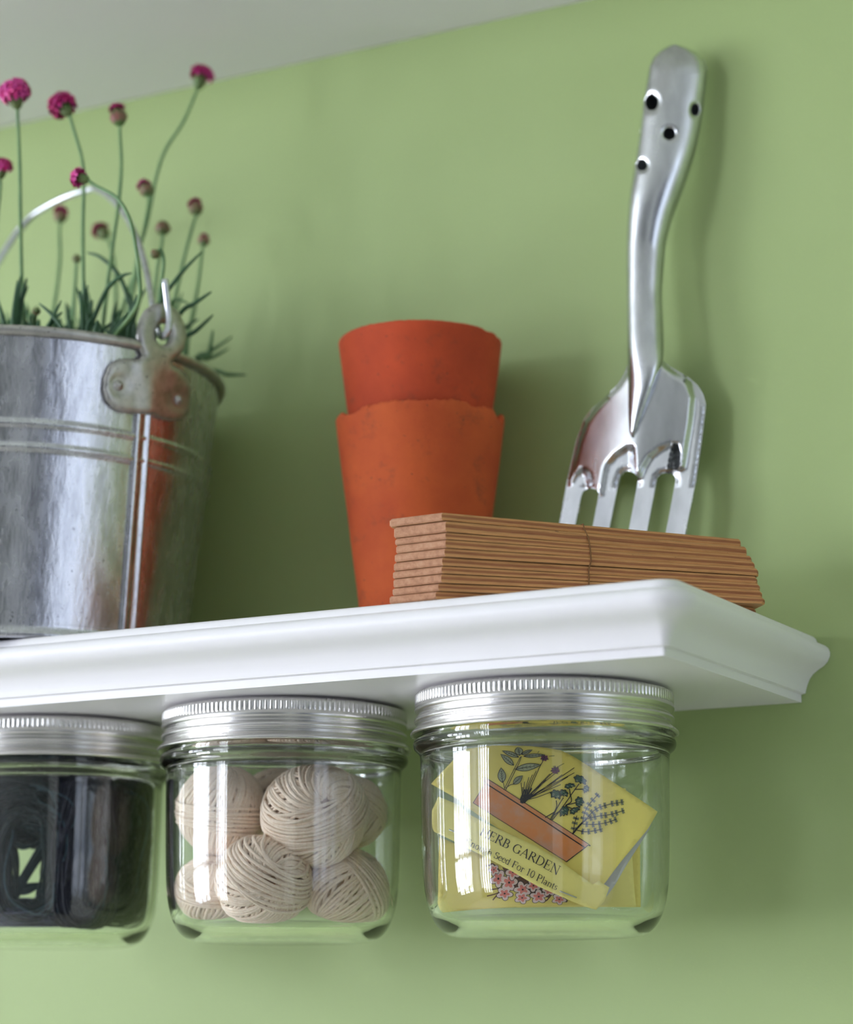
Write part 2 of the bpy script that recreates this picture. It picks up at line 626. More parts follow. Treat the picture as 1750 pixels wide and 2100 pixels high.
# ------------------------------------------------------------------ shelves
XR, YF = 0.0742, -0.0603
PROFILE = [(0.0, 0.0), (0.0, 3.0), (1.7, 3.4), (2.1, 5.0), (2.6, 6.6), (3.7, 9.0), (5.0, 10.6), (7.3, 12.3), (9.7, 13.7),
           (11.2, 15.3), (12.1, 17.2), (12.2, 18.7), (11.6, 20.3), (10.4, 21.4), (9.2, 21.9), (7.4, 22.3), (7.2, 22.9), (6.6, 24.4), (5.6, 25.3), (4.6, 25.5)]
ZS = 0.0255
def shelf(name, z0, label):
    mb = MB()
    rc = 0.0012
    prof = [(0, 0), (0.25, 0.0)] + [(o, z) for o, z in PROFILE[1:]]
    rows = []
    for k, (o, z) in enumerate(PROFILE):
        o, z = o / 1000, z / 1000
        row = [(-1.2, YF - o, z0 + z), (-0.6, YF - o, z0 + z), (-0.2, YF - o, z0 + z), (0, YF - o, z0 + z)]
        for j in range(9):
            a = -PI / 2 + PI / 2 * j / 8
            rr = rc + o * 1.0
            row.append((XR - rc + rr * math.cos(a), YF + rc + rr * math.sin(a), z0 + z))
        row += [(XR + o, 0.0, z0 + z), (XR + o, YW - 0.0002, z0 + z)]
        rows.append(row)
    b = mb.grid(rows)
    n = len(rows[0])
    L = len(rows)
    back = len(mb.v)
    mb.v += [Vector((-1.2, YW - 0.0002, z0)), Vector((-1.2, YW - 0.0002, z0 + ZS))]
    mb.face([b + j for j in range(n)][::-1] + [back], 0, False)
    mb.face([b + (L - 1) * n + j for j in range(n)] + [back + 1], 0, False)
    mb.face([b + i * n + n - 1 for i in range(L)] + [back + 1, back], 0, False)
    mb.face([b + i * n for i in range(L)][::-1] + [back, back + 1], 0, False)
    o = mb.build(name, SHELFM)
    tag(o, label, 'shelf')
    md = o.modifiers.new('edge', 'EDGE_SPLIT'); md.split_angle = R(38)
    return o
shelf('wall_shelf', 0.0, 'white gloss wall shelf with moulded edge carrying the bucket, pots and wooden labels')
shelf('wall_shelf', 0.3092, 'white wall shelf overhead, only its plain underside showing above the pink flowers')

# ------------------------------------------------------------------ storage jars hanging from the shelf
LID = [(0, -.1), (43.6, -.1), (44.2, -.5), (44.8, -.95), (46.4, -1.0), (47.4, -1.3), (48.0, -2.0), (48.0, -3.0), (48.0, -4.4), (48.0, -5.8), (48.25, -6.3), (48.4, -7.0), (48.35, -7.8),
       (47.9, -8.4), (47.1, -8.9), (46.9, -9.4), (47.3, -9.9), (48.1, -10.5), (48.5, -11.2), (48.45, -11.9), (47.9, -12.5), (47.0, -12.9),
       (46.8, -13.3), (47.1, -13.7), (47.9, -14.1), (48.4, -14.6), (49.2, -15.2), (49.9, -15.9), (50.0, -16.5), (49.6, -17.0), (48.8, -16.9), (48.0, -16.2),
       (47.0, -14.9), (46.2, -12.0), (46.2, -1.5), (0, -1.5)]
BODY_OUT = [(42.6, -2.2), (44.2, -2.2), (44.9, -3.0), (45.2, -9), (45.3, -16.6), (46.6, -17.3), (48.3, -18.3), (48.9, -19.6), (48.9, -20.9), (48.3, -22.2), (47.1, -23.2),
            (46.4, -24.2), (46.25, -25.6), (46.2, -28), (46.1, -36), (45.9, -48), (45.6, -60), (45.2, -69), (44.5, -75), (43.3, -80.5), (41.2, -85.2), (38.5, -88.4),
            (35.0, -90.2), (31.0, -90.8), (24.0, -91.0), (12, -91.0), (0, -91.0)]
BODY_IN = [(0, -88.0), (14, -88.0), (24, -87.9), (31, -87.5), (34.6, -86.6), (37.6, -84.9), (39.9, -82.0), (41.4, -77.8), (42.2, -72), (42.9, -60), (43.3, -36), (43.5, -26), (43.4, -23), (42.8, -20.5),
           (42.4, -17), (42.4, -9), (42.4, -3.0)]
def inner_r(z):
    z = z * 1000
    for (r0, z0), (r1, z1) in zip(BODY_IN, BODY_IN[1:]):
        if z0 <= z <= z1:
            return (r0 + (r1 - r0) * (z - z0) / (z1 - z0)) / 1000
    return 0.0424 if z > -20 else 0.0

def smooth_prof(p, it=1):
    for _ in range(it):
        q = [p[0]]
        for a, b in zip(p, p[1:]):
            q += [(a[0] * .75 + b[0] * .25, a[1] * .75 + b[1] * .25), (a[0] * .25 + b[0] * .75, a[1] * .25 + b[1] * .75)]
        p = q + [p[-1]]
    return p

def jar(x, label):
    t = thing('storage_jar', label, 'jar', (x, 0, -0.091), 'screw-lid glass jars under the shelf')
    mb = MB()
    teeth = 150
    def knurl(r, z, a):
        if -0.0062 < z < -0.0009 and r > 0.0465:
            k = sstep(-0.0009, -0.0019, z) * (1 - sstep(-0.0052, -0.0062, z))
            r += 0.00028 * k * (1 if math.sin(a * teeth) > -0.2 else -1)
        if -0.0155 < z < -0.008 and r > 0.0465:
            pass
        return r, z
    prof = smooth_prof([(a / 1000, b / 1000) for a, b in LID])
    mb.lathe(prof, 900, (x, 0, 0), knurl)
    mb.build('lid', LIDM, t)
    mb = MB()
    prof = smooth_prof([(a / 1000, b / 1000) for a, b in BODY_OUT], 2)
    profi = smooth_prof([(a / 1000, b / 1000) for a, b in BODY_IN], 2)
    loop = prof + profi
    rows = loop + [loop[0]]
    def wob(r, z, a):
        r += 0.00006 * math.sin(3 * a + z * 90) + 0.00005 * math.sin(5 * a - z * 160)
        return r, z
    mb.lathe(rows, 192, (x, 0, 0), lambda r, z, a: (r, z))
    o = mb.build('jar_body', GLASS, t)
    return t
JX = [0.0, -0.1135, -0.2270]
jar(JX[0], 'clear glass jar of yellow seed packets with a silver screw lid under the shelf')
jar(JX[1], 'clear glass jar of cream yarn balls with a silver screw lid under the shelf')
jar(JX[2], 'clear glass jar of dark wool skeins with a silver lid, cut by the picture edge')

# ------------------------------------------------------------------ yarn balls
def yarn_ball(name, c, r, axis, spin, label, seed, wraps=58, hole=0.42, band=None, sw=0.00074, squash=0.92, tw0=1.1):
    """wound ball: a strand that runs round tilted rings whose pole turns slowly about the ball's axis"""
    rnd = random.Random(seed)
    t = thing(name, label, 'yarn ball', c, 'cream yarn balls in the middle jar')
    q = Vector(axis).normalized().to_track_quat('Z', 'Y').to_matrix()
    q = q @ Matrix.Rotation(spin, 3, 'Z')
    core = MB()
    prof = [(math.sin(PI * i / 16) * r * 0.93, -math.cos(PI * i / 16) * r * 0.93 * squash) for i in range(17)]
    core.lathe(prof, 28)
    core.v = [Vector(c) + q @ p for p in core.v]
    core.build('ball_core', CREAM_SHADE, t)
    mb = MB()
    def swirl(n, rr, twist, h0, h1, ph0, dive):
        """strands running from pole hole to pole hole, all turning the same way"""
        for k in range(n):
            ph = ph0 + 2 * PI * (k + rnd.uniform(-0.25, 0.25)) / n
            lay = rr * (1 + rnd.uniform(-0.018, 0.018))
            hh = h0 * rnd.uniform(0.75, 1.15)
            tw = twist * rnd.uniform(0.9, 1.1)
            pts = []
            if dive:
                for d, rad in ((0.55, 0.62), (0.8, 0.84)):
                    a = ph + tw
                    pts.append((a, hh * d, rad * lay))
            m = 16
            for i in range(m + 1):
                u = i / m
                th = hh + (PI - h1 - hh) * u
                a = ph + tw * (1 - u) ** 2.2 + 0.03 * math.sin(u * 7 + k * 0.7)
                pts.append((a, th, lay * (1 + 0.012 * noise.noise(Vector((k * 0.23, u * 3, seed))))))
            P = []
            for a, th, rad in pts:
                p = Vector((math.sin(th) * math.cos(a), math.sin(th) * math.sin(a), math.cos(th) * squash)) * rad
                P.append(Vector(c) + q @ p)
            mb.tube(P, [sw * (1 + 0.08 * math.sin(i * 1.3 + k)) for i in range(len(P))], 5)
    swirl(int(wraps * 0.75), r * 0.965, -0.5, hole * 0.5, 0.25, 0.3, False)
    swirl(wraps, r, tw0, hole, 0.3, 0.0, True)
    if band:
        # last turns: a loose belt of parallel strands
        bn, ba, bw = band
        bq = Matrix.Rotation(ba[1], 3, 'X') @ Matrix.Rotation(ba[0], 3, 'Y')
        for k in range(bn):
            pts = []
            off = (k - (bn - 1) / 2) * sw * 1.9
            for i in range(49):
                a = 2 * PI * i / 48
                p = Vector((math.cos(a), math.sin(a), 0))
                o = off * (1 + 0.18 * math.sin(a * 2 + k)) + bw * r
                p = bq @ Vector((p.x * math.sqrt(max(0.05, 1 - (o / r) ** 2)), p.y * math.sqrt(max(0.05, 1 - (o / r) ** 2)), o / r))
                p.z *= squash
                pts.append(Vector(c) + q @ (p * r * (1.035 + 0.012 * math.sin(k * 2.1 + a))))
            mb.tube(pts, sw, 5, caps=False)
    # a few strands crumpled into the hole at the pole
    for k in range(7):
        a0 = rnd.uniform(0, 2 * PI)
        pts = []
        for i in range(9):
            s = -1 + i / 4
            x = math.sin(hole) * 0.75 * s
            y = math.sin(hole) * 0.5 * math.sin(k * 1.7) * (1 - 0.6 * s * s)
            z = (0.93 - 0.1 * (1 - s * s) * (0.3 + 0.7 * rnd.random()))
            p = Matrix.Rotation(a0, 3, 'Z') @ Vector((x, y, z * squash))
            pts.append(Vector(c) + q @ (p * r))
        mb.tube([Vector(p) for p in spline(pts, 3)], sw, 5)
    mb.build('yarn_strand', CREAM, t)
    return t

DCEN = (Vector((JX[1], 0, -0.045)) - CAM).dot(FW)      # depth of the middle jar's axis
TOCAM = Vector((math.sin(R(31)), -math.cos(R(31)), 0))
SIDE = Vector((math.cos(R(31)), math.sin(R(31)), 0))
def in_jar(jx, px, py, toward, r=0.0):
    """point at picture position px,py in the vertical plane `toward` metres in front of the jar's axis, kept inside the glass"""
    P = at_plane(px, py, Vector((jx, 0, 0)) + TOCAM * toward, TOCAM)
    if r:
        h = Vector((P.x - jx, P.y))
        lim = 0.0415 - r
        if h.length > lim:
            h = h.normalized() * lim
            P.x, P.y = jx + h.x, h.y
        P.z = max(P.z, -0.0853 + r * 0.93)
    return P
jm = JX[1]
yarn_ball('yarn_ball', in_jar(jm, 648, 1672, 0.0185, 0.0200), 0.0195, TOCAM * 0.9 + SIDE * 0.22 + Vector((0, 0, 0.16)), 2.6,
          'largest cream yarn ball, swirled end outward, upper front of the jar', 3, 74, 0.26, (11, (R(42), R(30)), 0.22), tw0=1.5)
yarn_ball('yarn_ball', in_jar(jm, 541, 1815, 0.0205, 0.0178), 0.0174, TOCAM * 0.9 + SIDE * 0.16 + Vector((0, 0, -0.02)), 4.0,
          'cream yarn ball with an open centre, resting lowest at the front of the jar', 8, 66, 0.36, (11, (R(-58), R(26)), 0.42), tw0=1.2)
yarn_ball('yarn_ball', in_jar(jm, 452, 1662, 0.002, 0.0172), 0.0172, Vector((0.25, -0.15, 1)), 0.9,
          'cream yarn ball belted sideways by loose strands, behind the window reflection', 5, 66, 0.2, (7, (R(4), R(-2)), -0.12), squash=1.0, tw0=0.8)
yarn_ball('yarn_ball', in_jar(jm, 424, 1826, 0.000, 0.0140), 0.0140, Vector((0.35, -0.5, 0.8)), 1.9,
          'small cream yarn ball at the jar bottom, half hidden by the open-centred ball', 6, 54, 0.2, (6, (R(6), R(4)), 0.25), tw0=0.8)
yarn_ball('yarn_ball', in_jar(jm, 712, 1822, 0.005, 0.0165), 0.0166, Vector((0.6, 0.0, 0.8)), 0.2,
          'cream yarn ball crossed by a slanting belt, at the jar bottom beneath the largest ball', 7, 62, 0.2, (7, (R(52), R(8)), 0.1), tw0=0.8)
yarn_ball('yarn_ball', in_jar(jm, 748, 1665, -0.008, 0.0150), 0.0150, Vector((0.3, 0.1, 1)), 0.5,
          'cream yarn ball tucked behind the largest ball, against the far glass', 9, 56, 0.2, (6, (R(30), R(8)), 0.0))
yarn_ball('yarn_ball', in_jar(jm, 575, 1655, -0.020, 0.0160), 0.0160, Vector((0.1, 0.3, 1)), 0.5,
          'cream yarn ball at the back of the jar, glimpsed between the two upper balls', 11, 56, 0.2)

# ------------------------------------------------------------------ dark wool skeins in the left jar
jl = JX[2]
def skein(name, mat, path, n, spread, sw, label, seed, kind='wool skein', closed=True):
    rnd = random.Random(seed)
    t = thing(name, label, kind, path[0], 'dark wool skeins in the cut-off jar')
    base = [Vector(p) for p in spline(path + ([path[0]] if closed else []), 10)]
    mb = MB()
    for k in range(n):
        a, rr = rnd.uniform(0, 2 * PI), spread * math.sqrt(rnd.random())
        ph = rnd.uniform(0, 6)
        pts = []
        m = len(base)
        for i, p in enumerate(base):
            tn = (base[min(i + 1, m - 1)] - base[max(i - 1, 0)]).normalized()
            u = tn.cross(TOCAM)
            if u.length < 0.05:
                u = tn.cross(SIDE)
            u.normalize(); vv = tn.cross(u)
            s = i / m * 2 * PI
            aa = a + 1.6 * s / (2 * PI) + 0.35 * math.sin(2 * s + ph)
            r2 = rr * (1 + 0.28 * math.sin(s * 2 + ph) + 0.15 * math.sin(5 * s + ph * 2))
            q = p + u * math.cos(aa) * r2 + vv * math.sin(aa) * r2
            h = Vector((q.x - jl, q.y)); zi = max(-0.0850, min(-0.0035, q.z))
            lim = max(0.02, inner_r(zi) - 0.0012)
            if h.length > lim:
                h = h.normalized() * (lim - 0.0015 * rnd.random())
                q.x, q.y = jl + h.x, h.y
            q.z = max(q.z, -0.0845)
            pts.append(q)
        mb.tube(pts, sw * rnd.uniform(0.6, 1.2), 4, caps=not closed)
    mb.build('wool_strand', mat, t)
    # single strands of a paler wool that stand away from the skein
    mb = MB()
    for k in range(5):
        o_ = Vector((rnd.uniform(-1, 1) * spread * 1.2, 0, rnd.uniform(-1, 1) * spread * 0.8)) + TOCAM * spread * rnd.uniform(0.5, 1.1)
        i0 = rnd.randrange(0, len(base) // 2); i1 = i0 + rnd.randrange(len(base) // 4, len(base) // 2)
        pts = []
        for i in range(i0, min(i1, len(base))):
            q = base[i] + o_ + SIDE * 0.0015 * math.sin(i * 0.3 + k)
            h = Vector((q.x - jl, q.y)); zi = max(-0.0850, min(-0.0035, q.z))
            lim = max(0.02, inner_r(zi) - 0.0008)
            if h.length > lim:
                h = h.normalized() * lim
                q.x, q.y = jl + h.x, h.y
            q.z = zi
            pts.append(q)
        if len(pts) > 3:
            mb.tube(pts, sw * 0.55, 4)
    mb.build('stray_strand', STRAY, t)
    return t
def J(px, py, d):
    return tuple(in_jar(jl, px, py, d))
loop = skein('wool_skein', TEAL, [J(60, 1660, .012), J(108, 1690, .016), J(116, 1780, .018), J(98, 1850, .02), J(60, 1878, .02), J(14, 1850, .018), J(2, 1760, .016), J(16, 1690, .012)],
      90, 0.0052, 0.00055, 'dark teal wool skein looped open so the green wall shows through it', 1)
mb = MB()
rnd = random.Random(5)
for k in range(16):
    o_ = rnd.uniform(-7, 7); o2 = rnd.uniform(-9, 9)
    mb.tube(spline([J(108 + o_, 1712 + o2, .016), J(84 + o_, 1745 + o2, .0185), J(55 + o_ * .8, 1792 + o2, .0195), J(28 + o2, 1836 + o_, .018)], 6), 0.0005, 4)
for k in range(8):
    o_ = rnd.uniform(-5, 5)
    mb.tube(spline([J(20 + o_, 1720 + o_, .015), J(50 + o_, 1738 - o_, .018), J(92, 1722 + o_, .017)], 6), 0.0005, 4)
for k in range(10):
    o_ = rnd.uniform(-6, 6)
    mb.tube(spline([J(24 + o_, 1826 + o_, .018), J(60, 1822 + o_ * 1.5, .019), J(100 + o_, 1806 - o_, .018)], 6), 0.0005, 4)
mb.build('crossing_strand', TEAL, loop)
skein('wool_skein', TEAL, [J(-20, 1640, .01), J(40, 1622, .012), J(100, 1640, .012), J(118, 1700, .010), J(60, 1690, .008), J(-10, 1700, .006)],
      100, 0.0080, 0.00055, 'dark teal wool skein bunched up under the lid above the open loop', 12)
skein('wool_skein', NAVY, [J(150, 1612, .014), J(195, 1612, .012), J(205, 1740, .016), J(196, 1850, .018), J(168, 1884, .02), J(140, 1850, .02), J(140, 1730, .018)],
      150, 0.0070, 0.00058, 'dark navy wool skein hanging as a long upright loop mid-jar', 2)
skein('wool_skein', DGREEN, [J(230, 1618, -.004), J(278, 1640, -.006), J(284, 1740, -.004), J(262, 1835, .002), J(222, 1850, .002), J(215, 1740, -.002)],
      190, 0.0092, 0.00055, 'blackish green wool skein squeezed against the side of the jar', 4)
skein('wool_skein', BLUEW, [J(-60, 1880, .012), J(0, 1884, .016), J(60, 1886, .020), J(118, 1884, .018), J(150, 1874, .008), J(60, 1868, .004), J(-40, 1868, .002)],
      80, 0.0045, 0.00055, 'slate blue wool skein lying flat on the jar bottom', 9)
skein('wool_skein', NAVY, [J(-40, 1620, -.012), J(60, 1610, -.016), J(190, 1612, -.02), J(230, 1680, -.02), J(170, 1690, -.02), J(-30, 1680, -.016)],
      120, 0.0075, 0.00055, 'dark navy wool skein added at the back of the jar to block light near its neck', 21)  # extra skein, added behind the others to block light

# ------------------------------------------------------------------ seed packets
jr = JX[0]
def shell_clamp(P, margin=0.0010):
    h = Vector((P.x - jr, P.y))
    z = max(P.z, -0.0862)
    lim = max(0.01, inner_r(z) - margin)
    if h.length > lim:
        h = h.normalized() * lim
        return Vector((jr + h.x, h.y, z))
    return Vector((P.x, P.y, z))

class Sheet:
    """a sheet of paper standing in the jar: plane through the jar axis moved `toward` the camera, leaning back by `lean`"""
    def __init__(self, toward, lean=0.0, yaw=0.0, bend=0.0):
        self.n = (Matrix.Rotation(yaw, 3, 'Z') @ TOCAM)
        self.n = (self.n + Vector((0, 0, lean))).normalized()
        self.P = Vector((jr, 0, -0.05)) + TOCAM * toward
        self.bend = bend
    def at(self, px, py, lift=0.0):
        P = at_plane(px, py, self.P, self.n)
        if self.bend:
            s = (P - self.P).dot(SIDE)
            P = P + self.n * (-self.bend * s * s)
        return shell_clamp(P) + self.n * lift

def sheet_mesh(name, sh, outline, mat, parent, th=0.00025, back=None, step=9.0, curl=None):
    pts, tris = cdt(outline, (), step)
    mb = MB()
    f = lambda p: sh.at(p[0], p[1], curl(p) if curl else 0.0)
    g = lambda p: sh.at(p[0], p[1], (curl(p) if curl else 0.0) - th)
    plate(mb, pts, tris, f, g)
    if back is not None:
        n = len(tris)
        for k in range(n):
            mb.m[2 * k + 1] = 1
        return mb.build(name, [mat, back], parent)
    return mb.build(name, mat, parent)

# packets at the back first
bk = Sheet(-0.013, 0.02)
t = thing('seed_packet', 'plain yellow seed packet standing rearmost, its upright edge showing beside the glass', 'seed packet', (jr, 0.013, -0.085), 'yellow seed packets in the jar')
sheet_mesh('paper_sheet', bk, [(1130, 1655), (1316, 1640), (1319, 1868), (1100, 1872)], PAPER, t, 0.0012)
bk2 = Sheet(-0.0085, 0.0)
t = thing('seed_packet', 'plain yellow seed packet behind the herb garden packet, a stepped corner showing', 'seed packet', (jr, 0.008, -0.085), 'yellow seed packets in the jar')
sheet_mesh('paper_sheet', bk2, [(1110, 1625), (1285, 1617), (1290, 1640), (1308, 1868), (1060, 1872)], PAPER2, t, 0.0012)

# flower packet: stands behind the herb packet
fl = Sheet(-0.0015, -0.02)
tf = thing('seed_packet', 'yellow seed packet printed with pink blossoms, standing on the jar base', 'seed packet', (jr, 0, -0.085), 'yellow seed packets in the jar')
sheet_mesh('paper_sheet', fl, [(901, 1716), (960, 1742), (1100, 1800), (1200, 1850), (1215, 1862), (1120, 1866), (1000, 1872), (896, 1880)], PAPER, tf, 0.0010)
NF = fl.n
rnd = random.Random(4)
def ellipse(sh, cx, cy, hl, hw, ang, lift, n=14, k=1.0):
    out = []
    for i in range(n):
        a = 2 * PI * i / n
        x, y = hl * math.cos(a) * k, hw * math.sin(a) * k
        x *= 1.0
        out.append(sh.at(cx + x * math.cos(ang) - y * math.sin(ang), cy + x * math.sin(ang) + y * math.cos(ang), lift))
    return out
def stroke(mb, sh, pts, wpx, lift, mat=0):
    P = [sh.at(p[0], p[1], lift) for p in pts]
    mb.ribbon(P, [x * 0.000182 for x in wpx] if hasattr(wpx, '__len__') else wpx * 0.000182, sh.n, mat)
mb = MB()
L0 = 0.00012
for (pts) in ([(1003, 1776), (1012, 1772), (1030, 1790)], [(995, 1777), (1010, 1773), (1020, 1779)], [(1007, 1821), (1024, 1818)],
              [(999, 1837), (1018, 1831), (1030, 1822)], [(1011, 1847), (1020, 1834), (1028, 1826)], [(1025, 1843), (1024, 1830)],
              [(1120, 1850), (1128, 1838), (1122, 1826)], [(1140, 1832), (1160, 1852), (1164, 1848)], [(1060, 1800), (1090, 1812)],
              [(1040, 1815), (1060, 1822)], [(1090, 1830), (1096, 1820), (1126, 1838)], [(1045, 1770), (1075, 1790), (1100, 1800), (1140, 1825)]):
    stroke(mb, fl, spline(pts, 4), [2.6] * (len(spline(pts, 4))), L0, 1)
# dark ground between the blossoms
mb.poly([fl.at(x, y, L0 * 0.6) for x, y in ((1030, 1778), (1085, 1795), (1140, 1822), (1128, 1842), (1085, 1835), (1050, 1815))], 1)
BL = [(1022, 1799, 17, .3), (1044, 1806, 18, 1.1), (1035, 1831, 17, .2), (1072, 1821, 18, .6), (1071, 1842, 16, .1), (1105, 1839, 18, .9),
      (1094, 1812, 15, .4), (1147, 1846, 15, .2), (1126, 1824, 14, .8), (1052, 1787, 15, .5), (1013, 1783, 11, .5)]
for bi, (cx, cy, rr, a0) in enumerate(BL):
    for p in range(5):
        a = a0 + 2 * PI * p / 5
        ca, sa = math.cos(a), math.sin(a)
        lift = L0 * (1.4 + bi * 0.25)
        ex, ey = cx + ca * rr * 0.56, cy + sa * rr * 0.56
        mb.poly(ellipse(fl, ex, ey, rr * 0.52, rr * 0.40, a, lift), 0)
        mb.poly(ellipse(fl, ex, ey, rr * 0.45, rr * 0.34, a, lift + L0 * 0.3), 2)
        mb.poly(ellipse(fl, cx + ca * rr * 0.36, cy + sa * rr * 0.36, rr * 0.27, rr * 0.20, a, lift + L0 * 0.5), 3)
    mb.poly(ellipse(fl, cx, cy, rr * 0.11, rr * 0.11, 0, L0 * 5.5), 0)
mb.build('printed_blossoms', [INK, INKBR, P_BLUSH, P_PINK], tf, recalc=False)

# herb garden packet: cover tucked behind a stapled fold
hc = Sheet(0.0040, 0.05)
hf = Sheet(0.0072, -0.03)
th = thing('seed_packet', 'yellow HERB GARDEN seed packet with a drawn herb trough, tilted across the jar', 'seed packet', (jr, -0.004, -0.085), 'yellow seed packets in the jar')
sheet_mesh('packet_back', Sheet(0.0022, 0.05), [(1010, 1560), (1170, 1552), (1346, 1672), (1334, 1700), (1222, 1872), (1150, 1838), (1090, 1806), (1060, 1720)], PAPERG, th, 0.0003)
sheet_mesh('packet_cover', hc, [(886, 1608), (925, 1566), (955, 1530), (1010, 1515), (1090, 1524), (1150, 1538), (1176, 1552), (1352, 1665), (1330, 1700), (1242, 1806), (1222, 1826), (1140, 1778), (1000, 1684), (948, 1648), (943, 1641)], PAPER, th, 0.0003)
def flapcurl(p):
    s = (p[0] - 890) / 360
    return 0.0030 * (1 - sstep(0.0, 0.35, s)) * 0 + 0.0008 * math.sin(s * PI)
sheet_mesh('packet_flap', hf, [(903, 1634), (944, 1652), (960, 1668), (1000, 1690), (1070, 1722), (1100, 1736), (1216, 1810), (1228, 1803), (1250, 1816), (1240, 1848), (1222, 1876),
                               (1150, 1838), (1000, 1760), (895, 1706), (888, 1690), (891, 1662)], PAPER2, th, 0.0003, curl=flapcurl)
# --- the drawing on the cover
LC = 0.00020
mb = MB()
mb.poly([hc.at(x, y, LC) for x, y in ((996, 1606), (1200, 1738), (1162, 1768), (1100, 1729), (971, 1647))], 1)
mb.poly([hc.at(x, y, LC * 1.2) for x, y in ((997, 1599), (1003, 1600), (1203, 1729), (1205, 1734), (1200, 1739), (996, 1607), (994, 1602))], 1)
def ink(pts, wd=1.6, lift=1.8, mat=0, n=4):
    q = spline(pts, n) if len(pts) > 2 else pts
    stroke(mb, hc, q, [wd] * len(q), LC * lift, mat)
for ln, wd in (([(997, 1599), (1003, 1600), (1100, 1662), (1203, 1729), (1205, 1734), (1200, 1739)], 1.3), ([(996, 1607), (1100, 1673), (1200, 1739)], 2.2),
               ([(996, 1607), (994, 1602), (997, 1599)], 1.5), ([(996, 1607), (971, 1647)], 1.0), ([(971, 1647), (1080, 1716), (1162, 1768)], 1.0), ([(1162, 1768), (1200, 1739)], 1.6)):
    ink(ln, wd)
# sage
def leaf(x0, y0, x1, y1, wd, fill=2, vein=True, lw=1.3):
    a = math.atan2(y1 - y0, x1 - x0)
    L = math.hypot(x1 - x0, y1 - y0)
    def out(k):
        o = []
        for i in range(17):
            s = i / 8
            u = s if s <= 1 else 2 - s
            wv = wd * k * math.sin(PI * u ** 0.85) * (1 if s <= 1 else -1)
            o.append((x0 + math.cos(a) * L * u - math.sin(a) * wv, y0 + math.sin(a) * L * u + math.cos(a) * wv))
        return o
    mb.poly([hc.at(x, y, LC * 1.5) for x, y in out(1.0)[:-1]], fill)
    q = out(1.0)
    stroke(mb, hc, q, [lw] * len(q), LC * 2, 0)
    if vein:
        stroke(mb, hc, [(x0, y0), ((x0 + x1) / 2, (y0 + y1) / 2), (x0 + (x1 - x0) * .9, y0 + (y1 - y0) * .9)], [1.2, 1.0, 0.6], LC * 2, 0)
        for k in range(4):
            u = 0.25 + 0.15 * k
            bx, by = x0 + (x1 - x0) * u, y0 + (y1 - y0) * u
            for sg in (-1, 1):
                stroke(mb, hc, [(bx, by), (bx + math.cos(a + sg * 0.8) * wd * .8, by + math.sin(a + sg * 0.8) * wd * .8)], [0.7, 0.4], LC * 2, 0)
for s in ([(1034, 1621), (1042, 1604), (1054, 1580), (1060, 1569), (1068, 1553)], [(1037, 1622), (1046, 1604), (1058, 1580), (1064, 1568), (1070, 1552)],
          [(1035, 1617), (1033, 1608), (1031, 1602)], [(1038, 1617), (1046, 1611), (1053, 1609)]):
    ink(s, 1.3)
for a in ((1031, 1606, 1028, 1576, 8), (1053, 1609, 1072, 1592, 6), (1064, 1554, 1030, 1539, 5), (1054, 1571, 1027, 1547, 6), (1066, 1550, 1062, 1528, 8), (1070, 1548, 1092, 1537, 4),
          (1074, 1552, 1118, 1549, 4), (1057, 1579, 1110, 1570, 7)):
    leaf(*a)
# chives
rnd = random.Random(9)
for ex, ey in ((1085, 1595), (1092, 1590), (1100, 1582), (1108, 1572), (1128, 1588), (1120, 1600), (1134, 1585), (1148, 1580), (1153, 1590), (1178, 1576), (1178, 1586), (1165, 1594), (1150, 1610), (1130, 1625), (1076, 1604), (1072, 1615), (1140, 1603), (1069, 1606)):
    bx, by = 1075 + rnd.uniform(-5, 5), 1645 + rnd.uniform(-3, 4)
    ink([(bx, by), ((bx + ex) / 2 + rnd.uniform(-3, 0), (by + ey) / 2 + rnd.uniform(-1, 3)), (ex, ey)], 1.25)
for _ in range(16):
    bx, by = 1074 + rnd.uniform(-7, 6), 1644 + rnd.uniform(-4, 4)
    a = rnd.uniform(-1.35, -0.5)
    L = rnd.uniform(14, 30)
    ink([(bx, by), (bx + math.cos(a) * L, by + math.sin(a) * L)], 2.2)
ink([(1108, 1572), (1114, 1562)], 1.4)
for cx, cy, rr in ((1117, 1556, 8.5), (1139, 1581, 9.5)):
    pg = []
    for i in range(15):
        a = 2 * PI * i / 15
        q = rr * (1.0 if i % 2 else 0.72)
        pg.append(hc.at(cx + q * math.cos(a) * 1.05, cy + q * math.sin(a) * 0.85, LC * 2.4))
    mb.poly(pg, 4)
    for i in range(6):
        a = rnd.uniform(0, 6)
        ink([(cx, cy), (cx + rr * 1.1 * math.cos(a), cy + rr * math.sin(a))], 0.9, 2.8)
for l in ([(1146, 1573), (1157, 1567)], [(1126, 1552), (1137, 1551)], [(1103, 1545), (1106, 1540)]):
    ink(l, 0.9)
